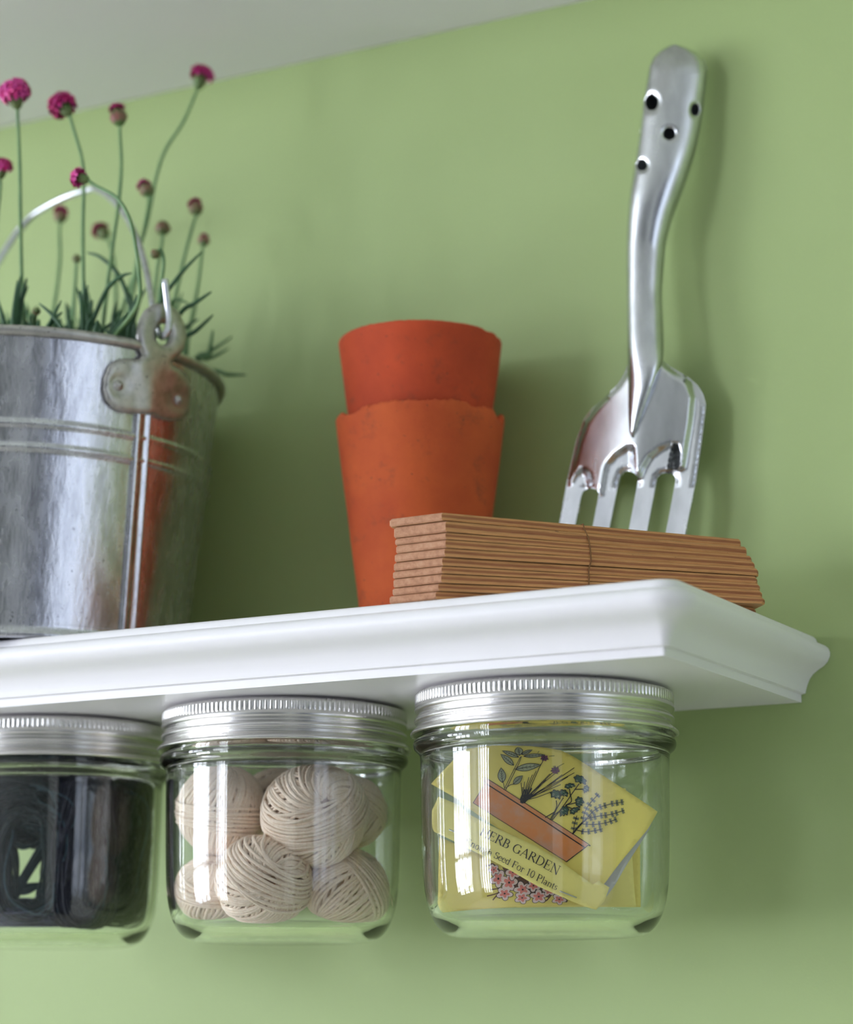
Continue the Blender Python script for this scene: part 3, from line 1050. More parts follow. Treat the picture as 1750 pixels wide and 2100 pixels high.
# parsley
for s in ([(1128, 1682), (1141, 1657), (1141, 1642)], [(1131, 1682), (1144, 1655), (1156, 1636)], [(1133, 1682), (1158, 1650), (1172, 1630), (1188, 1608)], [(1160, 1652), (1183, 1646)],
          [(1160, 1652), (1172, 1644), (1170, 1630)], [(1170, 1632), (1168, 1618)], [(1180, 1620), (1198, 1619)], [(1136, 1672), (1150, 1662)], [(1164, 1655), (1178, 1660)], [(1118, 1677), (1140, 1664)]):
    ink(s, 1.8)
for cx, cy, a, b, an in ((1140, 1631, 11, 9, .6), (1156, 1628, 9, 7, .5), (1190, 1601, 13, 8, .55), (1169, 1613, 10, 5, -.1), (1202, 1620, 5, 8, .2), (1189, 1646, 8, 11, -.3), (1179, 1663, 10, 6, -.4), (1157, 1665, 8, 12, .4)):
    pg = []
    for i in range(22):
        q = 2 * PI * i / 22
        k = 1 + 0.16 * math.sin(q * 7) + (-0.35 if 0.5 < q % (2 * PI) < 1.8 else 0)
        x, y = a * k * math.cos(q), b * k * math.sin(q)
        pg.append((cx + x * math.cos(an) - y * math.sin(an), cy + x * math.sin(an) + y * math.cos(an)))
    mb.poly([hc.at(x, y, LC * 2.2) for x, y in pg], 3)
    stroke(mb, hc, pg + pg[:1], [1.5] * 23, LC * 2.6, 0)
    for i in range(5):
        q = rnd.uniform(0, 6)
        x, y = cx + a * .5 * math.cos(q), cy + b * .5 * math.sin(q)
        stroke(mb, hc, [(x - 2, y), (x + 2, y + 1.4)], [1.0, 1.0], LC * 2.6, 2)
# thyme
def sprig(pts):
    q = spline(pts, 6)
    stroke(mb, hc, q, [1.5] * len(q), LC * 2, 0)
    ln = sum(math.hypot(q[i + 1][0] - q[i][0], q[i + 1][1] - q[i][1]) for i in range(len(q) - 1))
    m = max(3, int(ln / 11))
    for k in range(1, m + 1):
        i = min(len(q) - 2, int(k / (m + 0.3) * (len(q) - 1)))
        a = math.atan2(q[i + 1][1] - q[i][1], q[i + 1][0] - q[i][0])
        for sg in (-1, 1):
            an = a + sg * 1.05
            for off in (0, 0.55 * sg):
                x1, y1 = q[i][0] + 6.5 * math.cos(an + off), q[i][1] + 6.5 * math.sin(an + off)
                leaf(q[i][0], q[i][1], x1, y1, 1.3, 2, False, 0.65)
ink([(1174, 1711), (1190, 1692), (1203, 1680)], 3.4)
sprig([(1195, 1686), (1200, 1665), (1210, 1648), (1228, 1629)])
sprig([(1200, 1682), (1222, 1660), (1250, 1650), (1280, 1645)])
sprig([(1202, 1680), (1228, 1674), (1255, 1670), (1281, 1662)])
sprig([(1194, 1690), (1220, 1691), (1245, 1687), (1265, 1680)])
sprig([(1183, 1703), (1200, 1706), (1220, 1704), (1236, 1700)])
sprig([(1176, 1708), (1178, 1692), (1183, 1673)])
mb.build('printed_herbs', [INK, TROUGH, P_SAGE, P_GREEN, P_PURPLE], th, recalc=False)

# --- lettering on the fold, drawn stroke by stroke (cap height = 1)
TK, TN = 0.125, 0.045
def arc(cx, cy, rx, ry, a0, a1, n=14):
    return [(cx + rx * math.cos(R(a0 + (a1 - a0) * i / n)), cy + ry * math.sin(R(a0 + (a1 - a0) * i / n))) for i in range(n + 1)]
def st(x, y0, y1, w=TK): return ('w', [(x, y0), (x, y1)], w)
def ba(x0, x1, y, w=TN): return ('w', [(x0, y), (x1, y)], w)
def sf(x, y, h=0.13): return ('w', [(x - h, y), (x + h, y)], TN)
def cu(pts): return ('c', pts, 0)
GL = {
    'H': (0.98, [st(.17, 0, 1), st(.79, 0, 1), ba(.17, .79, .51)] + [sf(x, y) for x in (.17, .79) for y in (.02, .98)]),
    'E': (0.80, [st(.17, 0, 1), ba(.05, .66, .975), ba(.17, .52, .52), ba(.05, .70, .025), ('w', [(.66, 1), (.67, .78)], .05), ('w', [(.70, 0), (.73, .23)], .05), ('w', [(.52, .40), (.52, .64)], .04)]),
    'R': (0.88, [st(.17, 0, 1), sf(.17, .02), ba(.05, .4, .975), cu(arc(.38, .745, .24, .235, 90, -90)), ba(.17, .4, .51), ('w', [(.38, .51), (.80, .02)], TK), sf(.82, .02, .08)]),
    'B': (0.82, [st(.17, 0, 1), ba(.05, .4, .975), ba(.17, .42, .53), ba(.05, .42, .025), cu(arc(.38, .75, .20, .225, 90, -90)), cu(arc(.40, .275, .26, .25, 90, -90))]),
    'G': (0.98, [cu(arc(.50, .5, .40, .49, 48, 320, 22)), st(.80, .06, .44), sf(.80, .44), ('w', [(.77, .98), (.78, .72)], .05)]),
    'A': (0.92, [('w', [(.10, .02), (.46, 1)], TN * 1.2), ('w', [(.45, 1), (.80, .02)], TK), ba(.22, .66, .34), sf(.10, .02, .1), sf(.81, .02, .11)]),
    'D': (0.97, [st(.17, 0, 1), ba(.05, .42, .975), ba(.05, .42, .025), cu(arc(.40, .5, .44, .475, 90, -90, 18))]),
    'N': (0.98, [('w', [(.16, .02), (.16, .98)], TN * 1.2), ('w', [(.14, .99), (.80, .02)], TK), ('w', [(.80, 0), (.80, .98)], TN * 1.2), sf(.16, .02), sf(.10, .98, .08), sf(.80, .98)]),
    'S': (0.60, [cu(arc(.30, .74, .21, .24, 35, 265, 14) + arc(.30, .26, .23, .25, 88, -155, 16)), ('w', [(.49, .98), (.50, .74)], .04), ('w', [(.08, .02), (.07, .28)], .04)]),
    'F': (0.70, [st(.17, 0, 1), sf(.17, .02), ba(.05, .62, .975), ba(.17, .48, .51), ('w', [(.62, 1), (.63, .78)], .05), ('w', [(.48, .40), (.48, .62)], .04)]),
    'P': (0.72, [st(.17, 0, 1), sf(.17, .02), ba(.05, .38, .975), cu(arc(.37, .73, .25, .25, 90, -90)), ba(.17, .38, .48)]),
    '1': (0.55, [st(.28, 0, 1, .11), sf(.28, .02), ('w', [(.12, .84), (.28, .98)], .05)]),
    '0': (0.60, [cu(arc(.30, .5, .22, .49, 0, 360, 24))]),
    'o': (0.58, [cu(arc(.29, .33, .23, .335, 0, 360, 22))]),
    'e': (0.52, [cu(arc(.27, .33, .21, .335, 12, 325, 20)), ba(.07, .47, .40)]),
    'n': (0.64, [st(.15, 0, .64, .10), cu(arc(.33, .43, .17, .22, 150, 0, 9)), st(.50, 0, .44, .10), sf(.15, .02, .1), sf(.50, .02, .1), sf(.11, .64, .06)]),
    'h': (0.64, [st(.15, 0, 1, .10), cu(arc(.33, .43, .17, .22, 150, 0, 9)), st(.50, 0, .44, .10), sf(.15, .02, .1), sf(.50, .02, .1), sf(.11, .98, .06)]),
    'u': (0.64, [st(.15, .2, .64, .10), cu(arc(.32, .22, .17, .21, 180, 320, 9)), st(.50, 0, .64, .10), sf(.11, .64, .06), sf(.46, .64, .06), sf(.54, .02, .06)]),
    'g': (0.55, [cu(arc(.25, .44, .17, .22, 0, 360, 18)), cu(arc(.26, -.13, .22, .15, 0, 360, 18)), ('w', [(.16, .24), (.10, .12), (.20, .03)], .05), ('w', [(.38, .58), (.50, .63)], .06)]),
    'd': (0.60, [cu(arc(.27, .33, .20, .335, 40, 320, 18)), st(.46, 0, 1, .10), sf(.42, .98, .06), sf(.50, .02, .06)]),
    'r': (0.44, [st(.15, 0, .64, .10), cu(arc(.32, .42, .16, .21, 155, 65, 6)), ('w', [(.36, .56), (.42, .58)], .11), sf(.15, .02, .1), sf(.11, .64, .06)]),
    'l': (0.32, [st(.16, 0, 1, .10), sf(.16, .02, .1), sf(.12, .98, .06)]),
    'a': (0.52, [cu(arc(.21, .17, .14, .165, 20, 330, 14)), st(.38, .08, .48, .10), cu(arc(.24, .46, .14, .19, 0, 155, 8)), ('w', [(.38, .06), (.47, .03)], .06)]),
    't': (0.38, [st(.17, .14, .84, .10), ba(.02, .33, .63), cu(arc(.25, .13, .08, .12, 180, 320, 6))]),
    's': (0.46, [cu(arc(.22, .49, .14, .165, 40, 265, 10) + arc(.22, .17, .15, .165, 88, -155, 10))]),
    ' ': (0.34, []),
}
def write(mb, sh, text, p0, p1, cap, lift):
    d = np.array(p1, float) - np.array(p0, float)
    L = np.linalg.norm(d); d /= L
    up = np.array((d[1], -d[0]))
    adv = sum(GL[c][0] for c in text)
    sx = L / adv
    x = 0.0
    for c in text:
        a, strokes = GL[c]
        for kind, pts, wd in strokes:
            q = [tuple(np.array(p0) + d * (x + px) * sx + up * py * cap) for px, py in pts]
            n = len(q)
            if kind == 'w':
                horiz = abs(pts[0][1] - pts[-1][1]) < 1e-6
                ww = [wd * (cap if horiz else (cap + sx) / 2)] * n
            else:
                ww = []
                for i in range(n):
                    g = (pts[min(i + 1, n - 1)][0] - pts[max(i - 1, 0)][0], pts[min(i + 1, n - 1)][1] - pts[max(i - 1, 0)][1])
                    v = abs(g[1]) / (math.hypot(*g) + 1e-9)
                    tk = TK if c.isupper() else .105
                    ww.append((TN + (tk - TN) * v ** 1.4) * cap)
            stroke(mb, sh, q, ww, lift, 0)
        x += a
LF = 0.0011
mb = MB()
write(mb, hf, 'HERB GARDEN', (983, 1712), (1143, 1794), 18.5, LF)
write(mb, hf, 'Enough Seed For 10 Plants', (953, 1730), (1141, 1823), 13.5, LF)
mb.build('printed_lettering', INK, th, recalc=False)
for p0, p1 in (((1149, 1826), (1181, 1841)), ((924, 1702), (952, 1714))):
    mb = MB()
    A, B = hf.at(*p0, LF), hf.at(*p1, LF)
    n = hf.n
    mb.tube([A - n * 0.0006, A + n * 0.0001, A + n * 0.0003, B + n * 0.0003, B + n * 0.0001, B - n * 0.0006], 0.00028, 6)
    mb.build('staple', STAPLE, th)

# ------------------------------------------------------------------ terracotta pots, one inside the other
PY = 0.036
P0 = at_y(862, 860, PY)
PX = P0.x
DP = (P0 - CAM).dot(FW)
K = DP / FPX                                   # metres per picture pixel at the pots
def pot_z(py):
    return at_y(862, py, PY).z
def chip(a, seed, amp):
    n = noise.noise(Vector((math.cos(a) * 3.2, math.sin(a) * 3.2, seed)))
    f = noise.noise(Vector((math.cos(a) * 16, math.sin(a) * 16, seed + 3)))
    g = noise.noise(Vector((math.cos(a) * 38, math.sin(a) * 38, seed + 5)))
    return amp * (n + 0.6 * f + 0.8 * g)
def pot(name, label, mat, rim, zr, base, zb, wall, chips, seed, sub):
    t = thing(name, label, 'flower pot', (PX, PY, zb), 'terracotta pots')
    def rad(z):
        return base + (rim - base) * (z - zb) / (zr - zb)
    rows = [(0, zb), (base - 0.003, zb), (base - 0.0006, zb + 0.0005), (base, zb + 0.0015)]
    N = 18
    for i in range(1, N + 1):
        z = zb + 0.0015 + (zr - 0.0012 - zb - 0.0015) * i / N
        rows.append((rad(z), z))
    rows += [(rim - 0.0005, zr - 0.0003), (rim - 0.0015, zr), (rim - wall + 0.001, zr), (rim - wall, zr - 0.0008)]
    for i in range(N - 1, -1, -1):
        z = zb + wall + (zr - 0.0012 - zb - wall) * i / N
        rows.append((rad(z) - wall, z))
    rows.append((0, zb + wall))
    def mod(r, z, a):
        if z > zr - 0.006:
            k = (z - (zr - 0.006)) / 0.006
            z += k * chips(a)
        r += 0.00022 * noise.noise(Vector((math.cos(a) * 2, math.sin(a) * 2, z * 60 + seed)))
        return r, z
    mb = MB()
    mb.lathe(rows, 300, (PX, PY, 0), mod)
    mb.build(sub, mat, t)
    return t
fwd = math.atan2(-math.cos(YAW), math.sin(YAW))         # direction of the camera seen from the pots
def chips_low(a):
    d = (a - fwd + PI) % (2 * PI) - PI                  # + is to the right in the picture
    z = chip(a, 2.0, 0.0010)
    z += -0.0034 * sstep(1.02, 1.18, d) * (1 - sstep(1.32, 1.36, d)) + 0.0014 * math.exp(-((d - 1.44) / 0.05) ** 2)
    z += -0.0024 * sstep(-1.25, -1.0, d) * (1 - sstep(-0.86, -0.62, d)) - 0.0012 * sstep(-0.5, -0.42, -d - 0.9) * 0
    z += -0.0010 * math.exp(-((d - 0.75) / 0.10) ** 2) - 0.0013 * math.exp(-((d + 0.62) / 0.07) ** 2)
    return z
def chips_up(a):
    d = (a - fwd + PI) % (2 * PI) - PI
    return chip(a, 7.0, 0.00025) - 0.0007 * math.exp(-((d - 0.95) / 0.10) ** 2) - 0.0008 * math.exp(-((d - 1.25) / 0.05) ** 2)
zl, zu = pot_z(862), pot_z(702)
rl, ru = 174 * K, 169 * K
rb = 112 * K
slope = (rl - rb) / (zl - ZS)
pot('terracotta_pot', 'lower terracotta pot with a chipped rim, standing on the shelf behind the wooden labels', TERRA2, rl, zl, rb, ZS + 0.0002, 0.0030, chips_low, 1, 'pot_body')
zbu = zu - 0.041
# the upper pot narrows a little and sits inside the lower one
pot('terracotta_pot', 'upper terracotta pot nested in the chipped one, with a smooth even rim', TERRA1, ru, zu, 142 * K, zbu, 0.0030, chips_up, 5, 'pot_body')

# ------------------------------------------------------------------ bundle of wooden labels
LAB = [  # corner x, top y, bottom y, tip x, right end x   (topmost first)
    (906, 1050.4, 1067.4, 800, 1528), (914, 1068.2, 1090.6, 809, 1540), (914, 1091.6, 1105.6, 811, 1550), (914, 1106.0, 1123.0, 813, 1556), (912, 1123.8, 1141.0, 810, 1563),
    (907, 1142.8, 1159.6, 808, 1561), (906, 1160.4, 1175.6, 806, 1566), (905, 1176.6, 1194.6, 807, 1570), (899, 1196.2, 1211.4, 805, 1575), (894, 1212.2, 1231.0, 799, 1557)]
LW, LL = 0.032, 0.124
stk = thing('wooden_label_bundle', 'tied stack of pointed plywood plant labels at the shelf corner', 'plant labels', (0.02, -0.02, ZS))
fronts = []
rnd = random.Random(12)
for i, (cx, ty, by, tx, xr) in enumerate(LAB):
    u = i / 9.0
    Yc = -0.0668 + u * 0.0033
    P = at_y(cx, (ty + by) / 2, Yc)
    z1, z0 = at_y(cx, ty, Yc).z, at_y(cx, by, Yc).z
    if i == 9:
        z0 = ZS + 0.0006
    T = at_y(tx, (ty + by) / 2 + 9, Yc + 0.0012)
    lo, hi = R(25), R(70)
    for _ in range(40):
        m = (lo + hi) / 2
        q = P + Vector((math.cos(m), math.sin(m), 0)) * LL
        if proj(q)[0] > xr: lo = m
        else: hi = m
    m = (lo + hi) / 2
    e = Vector((math.cos(m), math.sin(m), 0)); nb = Vector((-e.y, e.x, 0))
    fronts.append((P, e, nb, z0, z1))
    out = [P, P + e * (LL - 0.002), P + e * LL + nb * 0.003, P + e * LL + nb * (LW - 0.003), P + e * (LL - 0.002) + nb * LW, P + nb * LW, T + nb * 0.0011 + (T - P).normalized() * -0.0004, T - nb * 0.0004]
    out = [Vector((p.x, p.y, 0)) for p in out]
    kinds = [0, 0, 0, 0, 0, 1, 1, 1]
    # subdivide the outline, round the long edges slightly
    mb = MB()
    ch = 0.00055
    z0 += 0.00010; z1 -= 0.00012
    cen = sum(out, Vector()) / len(out)
    rings = []
    for z, ins in ((z0, ch), (z0 + ch, 0), (z1 - ch, 0), (z1, ch)):
        rings.append([Vector((p.x, p.y, z)) - (p - cen).normalized() * ins for p in out])
    b = len(mb.v)
    for r_ in rings: mb.v += r_
    n = len(out)
    for k in range(3):
        for j in range(n):
            l = (j + 1) % n
            mb.face([b + k * n + j, b + k * n + l, b + (k + 1) * n + l, b + (k + 1) * n + j], kinds[j] if k == 1 else kinds[j], False)
    mb.face([b + j for j in range(n)][::-1], 2, False)
    mb.face([b + 3 * n + j for j in range(n)], 2, False)
    # move to a local frame along the label so that the grain follows it
    o = mb.build('wooden_label', [PLY_EDGE, PLY_END, PLY_FACE], stk)
# the tying thread
f = 0.455
top, bot = [], []
pts = []
for i, (P, e, nb, z0, z1) in enumerate(fronts):
    p = P + e * (LL * (f - 0.012 * i / 9)) - nb * 0.0004
    pts.append(Vector((p.x, p.y, (z0 + z1) / 2)))
P, e, nb, z0, z1 = fronts[0]
a = P + e * (LL * f)
pts = [Vector((a.x + nb.x * LW, a.y + nb.y * LW, z1 + 0.0003)), Vector((a.x, a.y, z1 + 0.0003)) + nb * 0.0002] + pts
P2, e2, nb2, z02, z12 = fronts[-1]
c2 = P2 + e2 * (LL * (f - 0.012))
pts += [Vector((c2.x, c2.y, z02 - 0.0003)), Vector((c2.x, c2.y, z02 - 0.0003)) + nb2 * LW, pts[0] + Vector((0, 0.0004, 0)) + nb * 0.0005]
mb = MB(); mb.tube(pts, 0.00027, 5)
mb.build('binding_thread', CORD, stk)

# ------------------------------------------------------------------ hand fork leaning on the wall
FA = Vector((0, 0.047, ZS)); FB = Vector((0, 0.0655, 0.283))
fu = (FB - FA).normalized()
fn = Vector((0, -fu.z, fu.y)).normalized()               # towards the room
fnh = Vector((math.sin(YAW), -math.cos(YAW), 0)); fnh = (fnh - fu * fnh.dot(fu)).normalized()
KF = 0.000188
def fp(p, d):
    return at_plane(p[0], p[1], FA + fn * d, fn)
HEAD = [(1294, 735), (1356, 735), (1363, 741), (1372, 750), (1394, 763), (1414, 775), (1431, 790), (1443, 809), (1448, 830), (1446, 850), (1440, 900), (1428, 985),
        (1399.6, 1125), (1360.6, 1120), (1386, 985), (1384, 976), (1376, 971), (1366, 970), (1356, 972), (1348, 980), (1346, 990), (1322.6, 1114), (1285.6, 1110), (1309, 985), (1306, 975), (1299, 969), (1290, 966),
        (1281, 967), (1274, 973), (1270, 984), (1244.6, 1110), (1210.6, 1108), (1229, 1012), (1225, 1005), (1214, 1001), (1204, 1003), (1196, 1008), (1192, 1018),
        (1174.6, 1104), (1142.6, 1102), (1164, 985), (1182, 905), (1198, 860), (1214, 838), (1240, 815), (1268, 788), (1280, 768), (1288, 748)]
PALM = [(1287, 690), (1287, 762), (1262, 795), (1228, 830), (1203, 866), (1188, 910), (1172, 985), (1180, 972), (1196, 962), (1207, 972), (1212, 1000), (1222, 1012), (1232, 1012), (1240, 965),
        (1246, 950), (1264, 931), (1286, 918), (1297, 918), (1299, 936), (1300, 975), (1312, 980), (1320, 958), (1332, 938), (1352, 922), (1374, 912), (1388, 914), (1393, 930), (1393, 960),
        (1402, 958), (1409, 915), (1417, 865), (1422, 815), (1412, 785), (1385, 768), (1364, 750), (1364, 690)]
def interp(tab, y):
    return float(np.interp(y, [a for a, _ in tab], [b for _, b in tab]))
TINES = [((1142.6, 1102), (1174.6, 1104)), ((1210.6, 1108), (1244.6, 1110)), ((1285.6, 1110), (1322.6, 1114)), ((1360.6, 1120), (1399.6, 1125))]
def crown(x, y):
    dx = x - (1325 - (y - 740) * 0.144)
    return -0.36 * KF * (math.sqrt(dx * dx + 18 * 18) - 18)
def head_relief(p):
    x, y = p
    d = pdist(p, PALM)
    k = sstep(-9, 9, d if inside(p, PALM) else -d)
    cs = [(a[0] + b[0]) / 2 + (1103 - y) * 0.192 for a, b in TINES]
    c = min(cs, key=lambda q: abs(q - x))
    z = (-0.0014 + crown(c, y) + 0.10 * KF * (c - x)) * (1 - k) + (0.0010 + crown(x, y)) * k
    if y < 1000:
        ed = pdist(p, HEAD)
        if ed < 14:
            z -= 0.0012 * (1 - ed / 14) ** 2
    return z
ZP = at_plane(1200, 1000, FA, fn)
# picture row at which the fork's plane meets the shelf, per tine
def foot_row(x):
    lo, hi = 1080, 1400
    for _ in range(40):
        m = (lo + hi) / 2
        if at_plane(x, m, FA, fn).z > ZS + 0.0004: lo = m
        else: hi = m
    return lo
fork = thing('hand_fork', 'silver steel hand fork with a pierced handle, leaning upright on the green wall', 'garden fork', tuple(at_plane(1260, 1240, FA, fn)))
YS = 1034.0
pts, tris = cdt(HEAD, (), 4.5, [((1125, YS), (1205, YS)), ((1206, YS), (1276, YS)), ((1280, YS), (1350, YS)), ((1358, YS), (1440, YS))])
def tine_of(t):
    c = sum((Vector(pts[i]) for i in t), Vector((0, 0))) / len(t)
    if c[1] < YS: return -1
    return min(range(4), key=lambda k: abs(c[0] - ((TINES[k][0][0] + TINES[k][1][0]) / 2 + (1103 - c[1]) * 0.192)))
def submesh(sel):
    used = sorted({i for t in sel for i in t})
    mp = {g: k for k, g in enumerate(used)}
    return [pts[i] for i in used], [tuple(mp[i] for i in t) for t in sel]
TH = 0.0012
def plate_normals(o, P):
    """smooth normals taken from the relief itself, so that head and tines shade as one surface"""
    me = o.data
    n = len(P)
    N = []
    for p in P:
        e = 0.8
        a_ = fr((p[0] + e, p[1])) - fr((p[0] - e, p[1]))
        b_ = fr((p[0], p[1] + e)) - fr((p[0], p[1] - e))
        q = a_.cross(b_).normalized()
        N.append(q if q.dot(fn) > 0 else -q)
    out = []
    for f in me.polygons:
        fl_ = all(i < n for i in f.vertices); bkf = all(n <= i < 2 * n for i in f.vertices)
        for i in f.vertices:
            out.append(N[i] if fl_ else (-N[i - n] if bkf else f.normal.copy()))
    me.normals_split_custom_set(out)
oncut = lambda p: abs(p[1] - YS) < 0.01
fr = lambda p: fp(p, head_relief(p))
bk_ = lambda p: fp(p, head_relief(p)) - fn * TH
hp, ht = submesh([t for t in tris if tine_of(t) == -1])
def orient(T, P):
    c = lambda t: (P[t[1]] - P[t[0]]).cross(P[t[2]] - P[t[0]])
    return [t if c(t) < 0 else t[::-1] for t in T]
mb = MB(); plate(mb, hp, orient(ht, hp), fr, bk_, skip=oncut)
plate_normals(mb.build('fork_head', FORKM, fork, recalc=False), hp)
for k, (a, b) in enumerate(TINES):
    tp, tt = submesh([t for t in tris if tine_of(t) == k])
    mb = MB(); plate(mb, tp, orient(tt, tp), fr, bk_, skip=oncut)
    # lower part of the tine, hidden by the labels, down to its point
    yb = foot_row((a[0] + b[0]) / 2 - 30)
    rows = []
    for s in (-0.02, 0.25, 0.5, 0.75, 0.9, 1.0):
        y = a[1] * (1 - s) + yb * s
        xc = (a[0] + b[0]) / 2 - (y - a[1]) * 0.192
        hw = (b[0] - a[0]) / 2 * (1 - 0.25 * s - 0.70 * max(0, s - 0.75) / 0.25)
        yy = lambda x: y + (b[1] - a[1]) * (x - xc) / (b[0] - a[0]) * (1 - s)
        l, r_ = xc - hw, xc + hw
        F = [fp((x, yy(x)), head_relief((x, min(yy(x), 1100)))) for x in (l, xc, r_)]
        rows.append(F + [q - fn * TH for q in F[::-1]])
    mb.grid(rows, True, 0, False)
    mb.poly(rows[-1]); mb.poly(rows[0][::-1])
    plate_normals(mb.build('tine', FORKM, fork, recalc=False), tp)
# handle: a closed tube of pressed steel with drain holes, running out in a rib on the head
HL = [(92, 1378), (97, 1366), (106, 1352), (118, 1340), (135, 1332), (160, 1328), (200, 1321), (315, 1306), (400, 1291), (450, 1287), (500, 1285), (600, 1285.5), (700, 1287), (740, 1288), (800, 1289), (850, 1289), (885, 1291), (897, 1296)]
HR = [(92, 1392), (96, 1406), (103, 1422), (114, 1437), (130, 1449), (150, 1452), (200, 1446), (260, 1438), (315, 1426), (360, 1412), (400, 1398), (450, 1379), (500, 1366), (600, 1358), (700, 1362), (740, 1362), (800, 1338), (850, 1318), (885, 1304), (897, 1299)]
HOLES = [(1337, 210, 13, 16), (1426, 225, 8, 12), (1373, 274, 11.5, 11.5), (1317, 339, 10, 10.5)]
def handle_outline():
    ys = [92, 94, 97, 101, 106, 112, 119, 128, 140, 155] + list(range(170, 885, 12)) + [885, 892, 897]
    l = [(interp(HL, y), y) for y in ys]
    r_ = [(interp(HR, y), y) for y in ys]
    return r_ + l[::-1]
HO = handle_outline()
def hpt(p, d):
    """point of the handle at picture point p, raised d from the handle's mid surface"""
    y = p[1]
    mid = (interp(HL, y) + interp(HR, y)) / 2
    k = sstep(690, 800, y)
    nn = (fnh * (1 - k) + fn * k).normalized()
    A = at_plane(mid, y, FA + fn * (k * head_relief((mid, max(y, 745)))), fn)
    return at_plane(p[0], y, A + nn * d, nn)
_ys = np.arange(80, 900, 1.0)
def _smooth(tab):
    v = np.interp(_ys, [a for a, _ in tab], [b for _, b in tab])
    out = v.copy()
    kx = np.arange(-40, 41); kg = np.exp(-(kx / 16.0) ** 2); kg /= kg.sum()
    vv = np.convolve(np.pad(v, 40, mode='edge'), kg, 'valid')
    wgt = np.clip((_ys - 150) / 40, 0, 1) * np.clip((870 - _ys) / 40, 0, 1)
    return list(zip(_ys, v * (1 - wgt) + vv * wgt))
HL, HR = _smooth(HL), _smooth(HR)
HO = handle_outline()
def circ(cx, cy, rx, ry, n=20):
    return [(cx + rx * math.cos(2 * PI * i / n), cy + ry * math.sin(2 * PI * i / n)) for i in range(n)]
def tube_d(p, side):
    x, y = p
    l, r_ = interp(HL, y), interp(HR, y)
    hw = (r_ - l) / 2 * KF
    u = max(-1, min(1, (x - (l + r_) / 2) / max(1, (r_ - l) / 2)))
    top = sstep(86, 140, y)
    if side > 0:
        h = min(hw, 0.0115) * (0.62 + 0.26 * sstep(250, 460, y))
        h = (0.0068 * (0.35 + 0.65 * top)) * (1 - sstep(140, 200, y)) + h * sstep(140, 200, y)
        z = h * max(0, 1 - abs(u) ** 2.3) ** 0.5
        for hx, hy, rx, ry in HOLES:
            dd = math.hypot((x - hx) / rx, (y - hy) / ry)
            if dd < 1.6:
                z -= 0.0009 * (1 - sstep(0.95, 1.6, dd))
        z -= 0.0014 * math.exp(-((x - 1381 - (100 - y) * 0.4) / 4.5) ** 2) * sstep(116, 100, y)
        return z + 0.0005
    h = min(hw * 0.55, 0.0045) * top * (1 - sstep(700, 790, y))
    return 0.0003 - h * math.sqrt(max(0, 1 - u * u))
pts, tris = cdt(HO, (), 5.0)
pts2, tris2 = cdt(HO, [circ(*h) for h in HOLES], 4.2)
mb = MB()
b = len(mb.v)
mb.v += [hpt(p, tube_d(p, 1)) for p in pts2]
for t in tris2: mb.face([b + i for i in t])
# inner skin so that the holes show an edge
b = len(mb.v)
mb.v += [hpt(p, tube_d(p, 1) - 0.0009) for p in pts2]
for t in tris2: mb.face([b + i for i in reversed(t)])
n2 = len(pts2)
cnt = {}
for t in tris2:
    for k in range(3):
        e_ = (t[k], t[(k + 1) % 3]); cnt[e_] = 1
for (i, j) in list(cnt):
    if (j, i) not in cnt:
        mb.face([b - n2 + j, b - n2 + i, b + i, b + j], 0, False)
b = len(mb.v)
mb.v += [hpt(p, tube_d(p, -1) - 0.0004) for p in pts]
for t in tris: mb.face([b + i for i in reversed(t)])
mb.build('handle', FORKM, fork, recalc=False)

# ------------------------------------------------------------------ galvanised bucket
BY = -0.0120
Bc = at_y(42, 790, BY)
BX, BZ = Bc.x, Bc.z
DB = (Bc - CAM).dot(FW)
BR = 436 * DB / FPX * 0.985
Bb = Vector((BX, BY, ZS))
bxp, byp, bdp = proj(Bb)
BRB = (380 - bxp) * bdp / FPX * 0.985
BR = min(BR, YW - BY - 0.0025)
bucket = thing('bucket', 'galvanised metal bucket planted with pink thrift, cut by the picture edge', 'bucket', (BX, BY, ZS))
def br(z):
    return BRB + (BR - BRB) * (z - ZS) / (BZ - ZS)
def ray_cone(px, py, off=0.0):
    d = ray(px, py)
    lo = 0.5; hi = None
    t = 0.6
    while t < 1.4:
        p = CAM + d * t
        if math.hypot(p.x - BX, p.y - BY) <= br(p.z) + off:
            hi = t; break
        lo = t; t += 0.002
    if hi is None: return None
    for _ in range(30):
        m = (lo + hi) / 2
        p = CAM + d * m
        if math.hypot(p.x - BX, p.y - BY) <= br(p.z) + off: hi = m
        else: lo = m
    return CAM + d * hi
zb1, zb2 = ray_cone(2, 866).z, ray_cone(2, 916).z
rows = [(0, ZS + 0.004), (BRB - 0.0035, ZS + 0.004), (BRB - 0.003, ZS + 0.0004), (BRB + 0.0006, ZS + 0.0002), (BRB + 0.0014, ZS + 0.0012), (BRB + 0.0012, ZS + 0.0026), (BRB + 0.0002, ZS + 0.0036)]
zz = [ZS + 0.006 + (BZ - 0.002 - ZS - 0.006) * i / 160 for i in range(161)]
for z in zz:
    off = 0.0
    for zc in (zb1, zb2):
        off += 0.0011 * math.exp(-((z - zc) / 0.0011) ** 2)
    off += 0.0004 * sstep(zb2 - 0.001, zb2 + 0.001, z) * (1 - sstep(zb1 - 0.001, zb1 + 0.001, z))
    rows.append((br(z) + off, z))
rows += [(br(z) - 0.0008, z) for z in zz[::-16]]
rows += [(BRB - 0.0035, ZS + 0.0048), (0, ZS + 0.0048)]
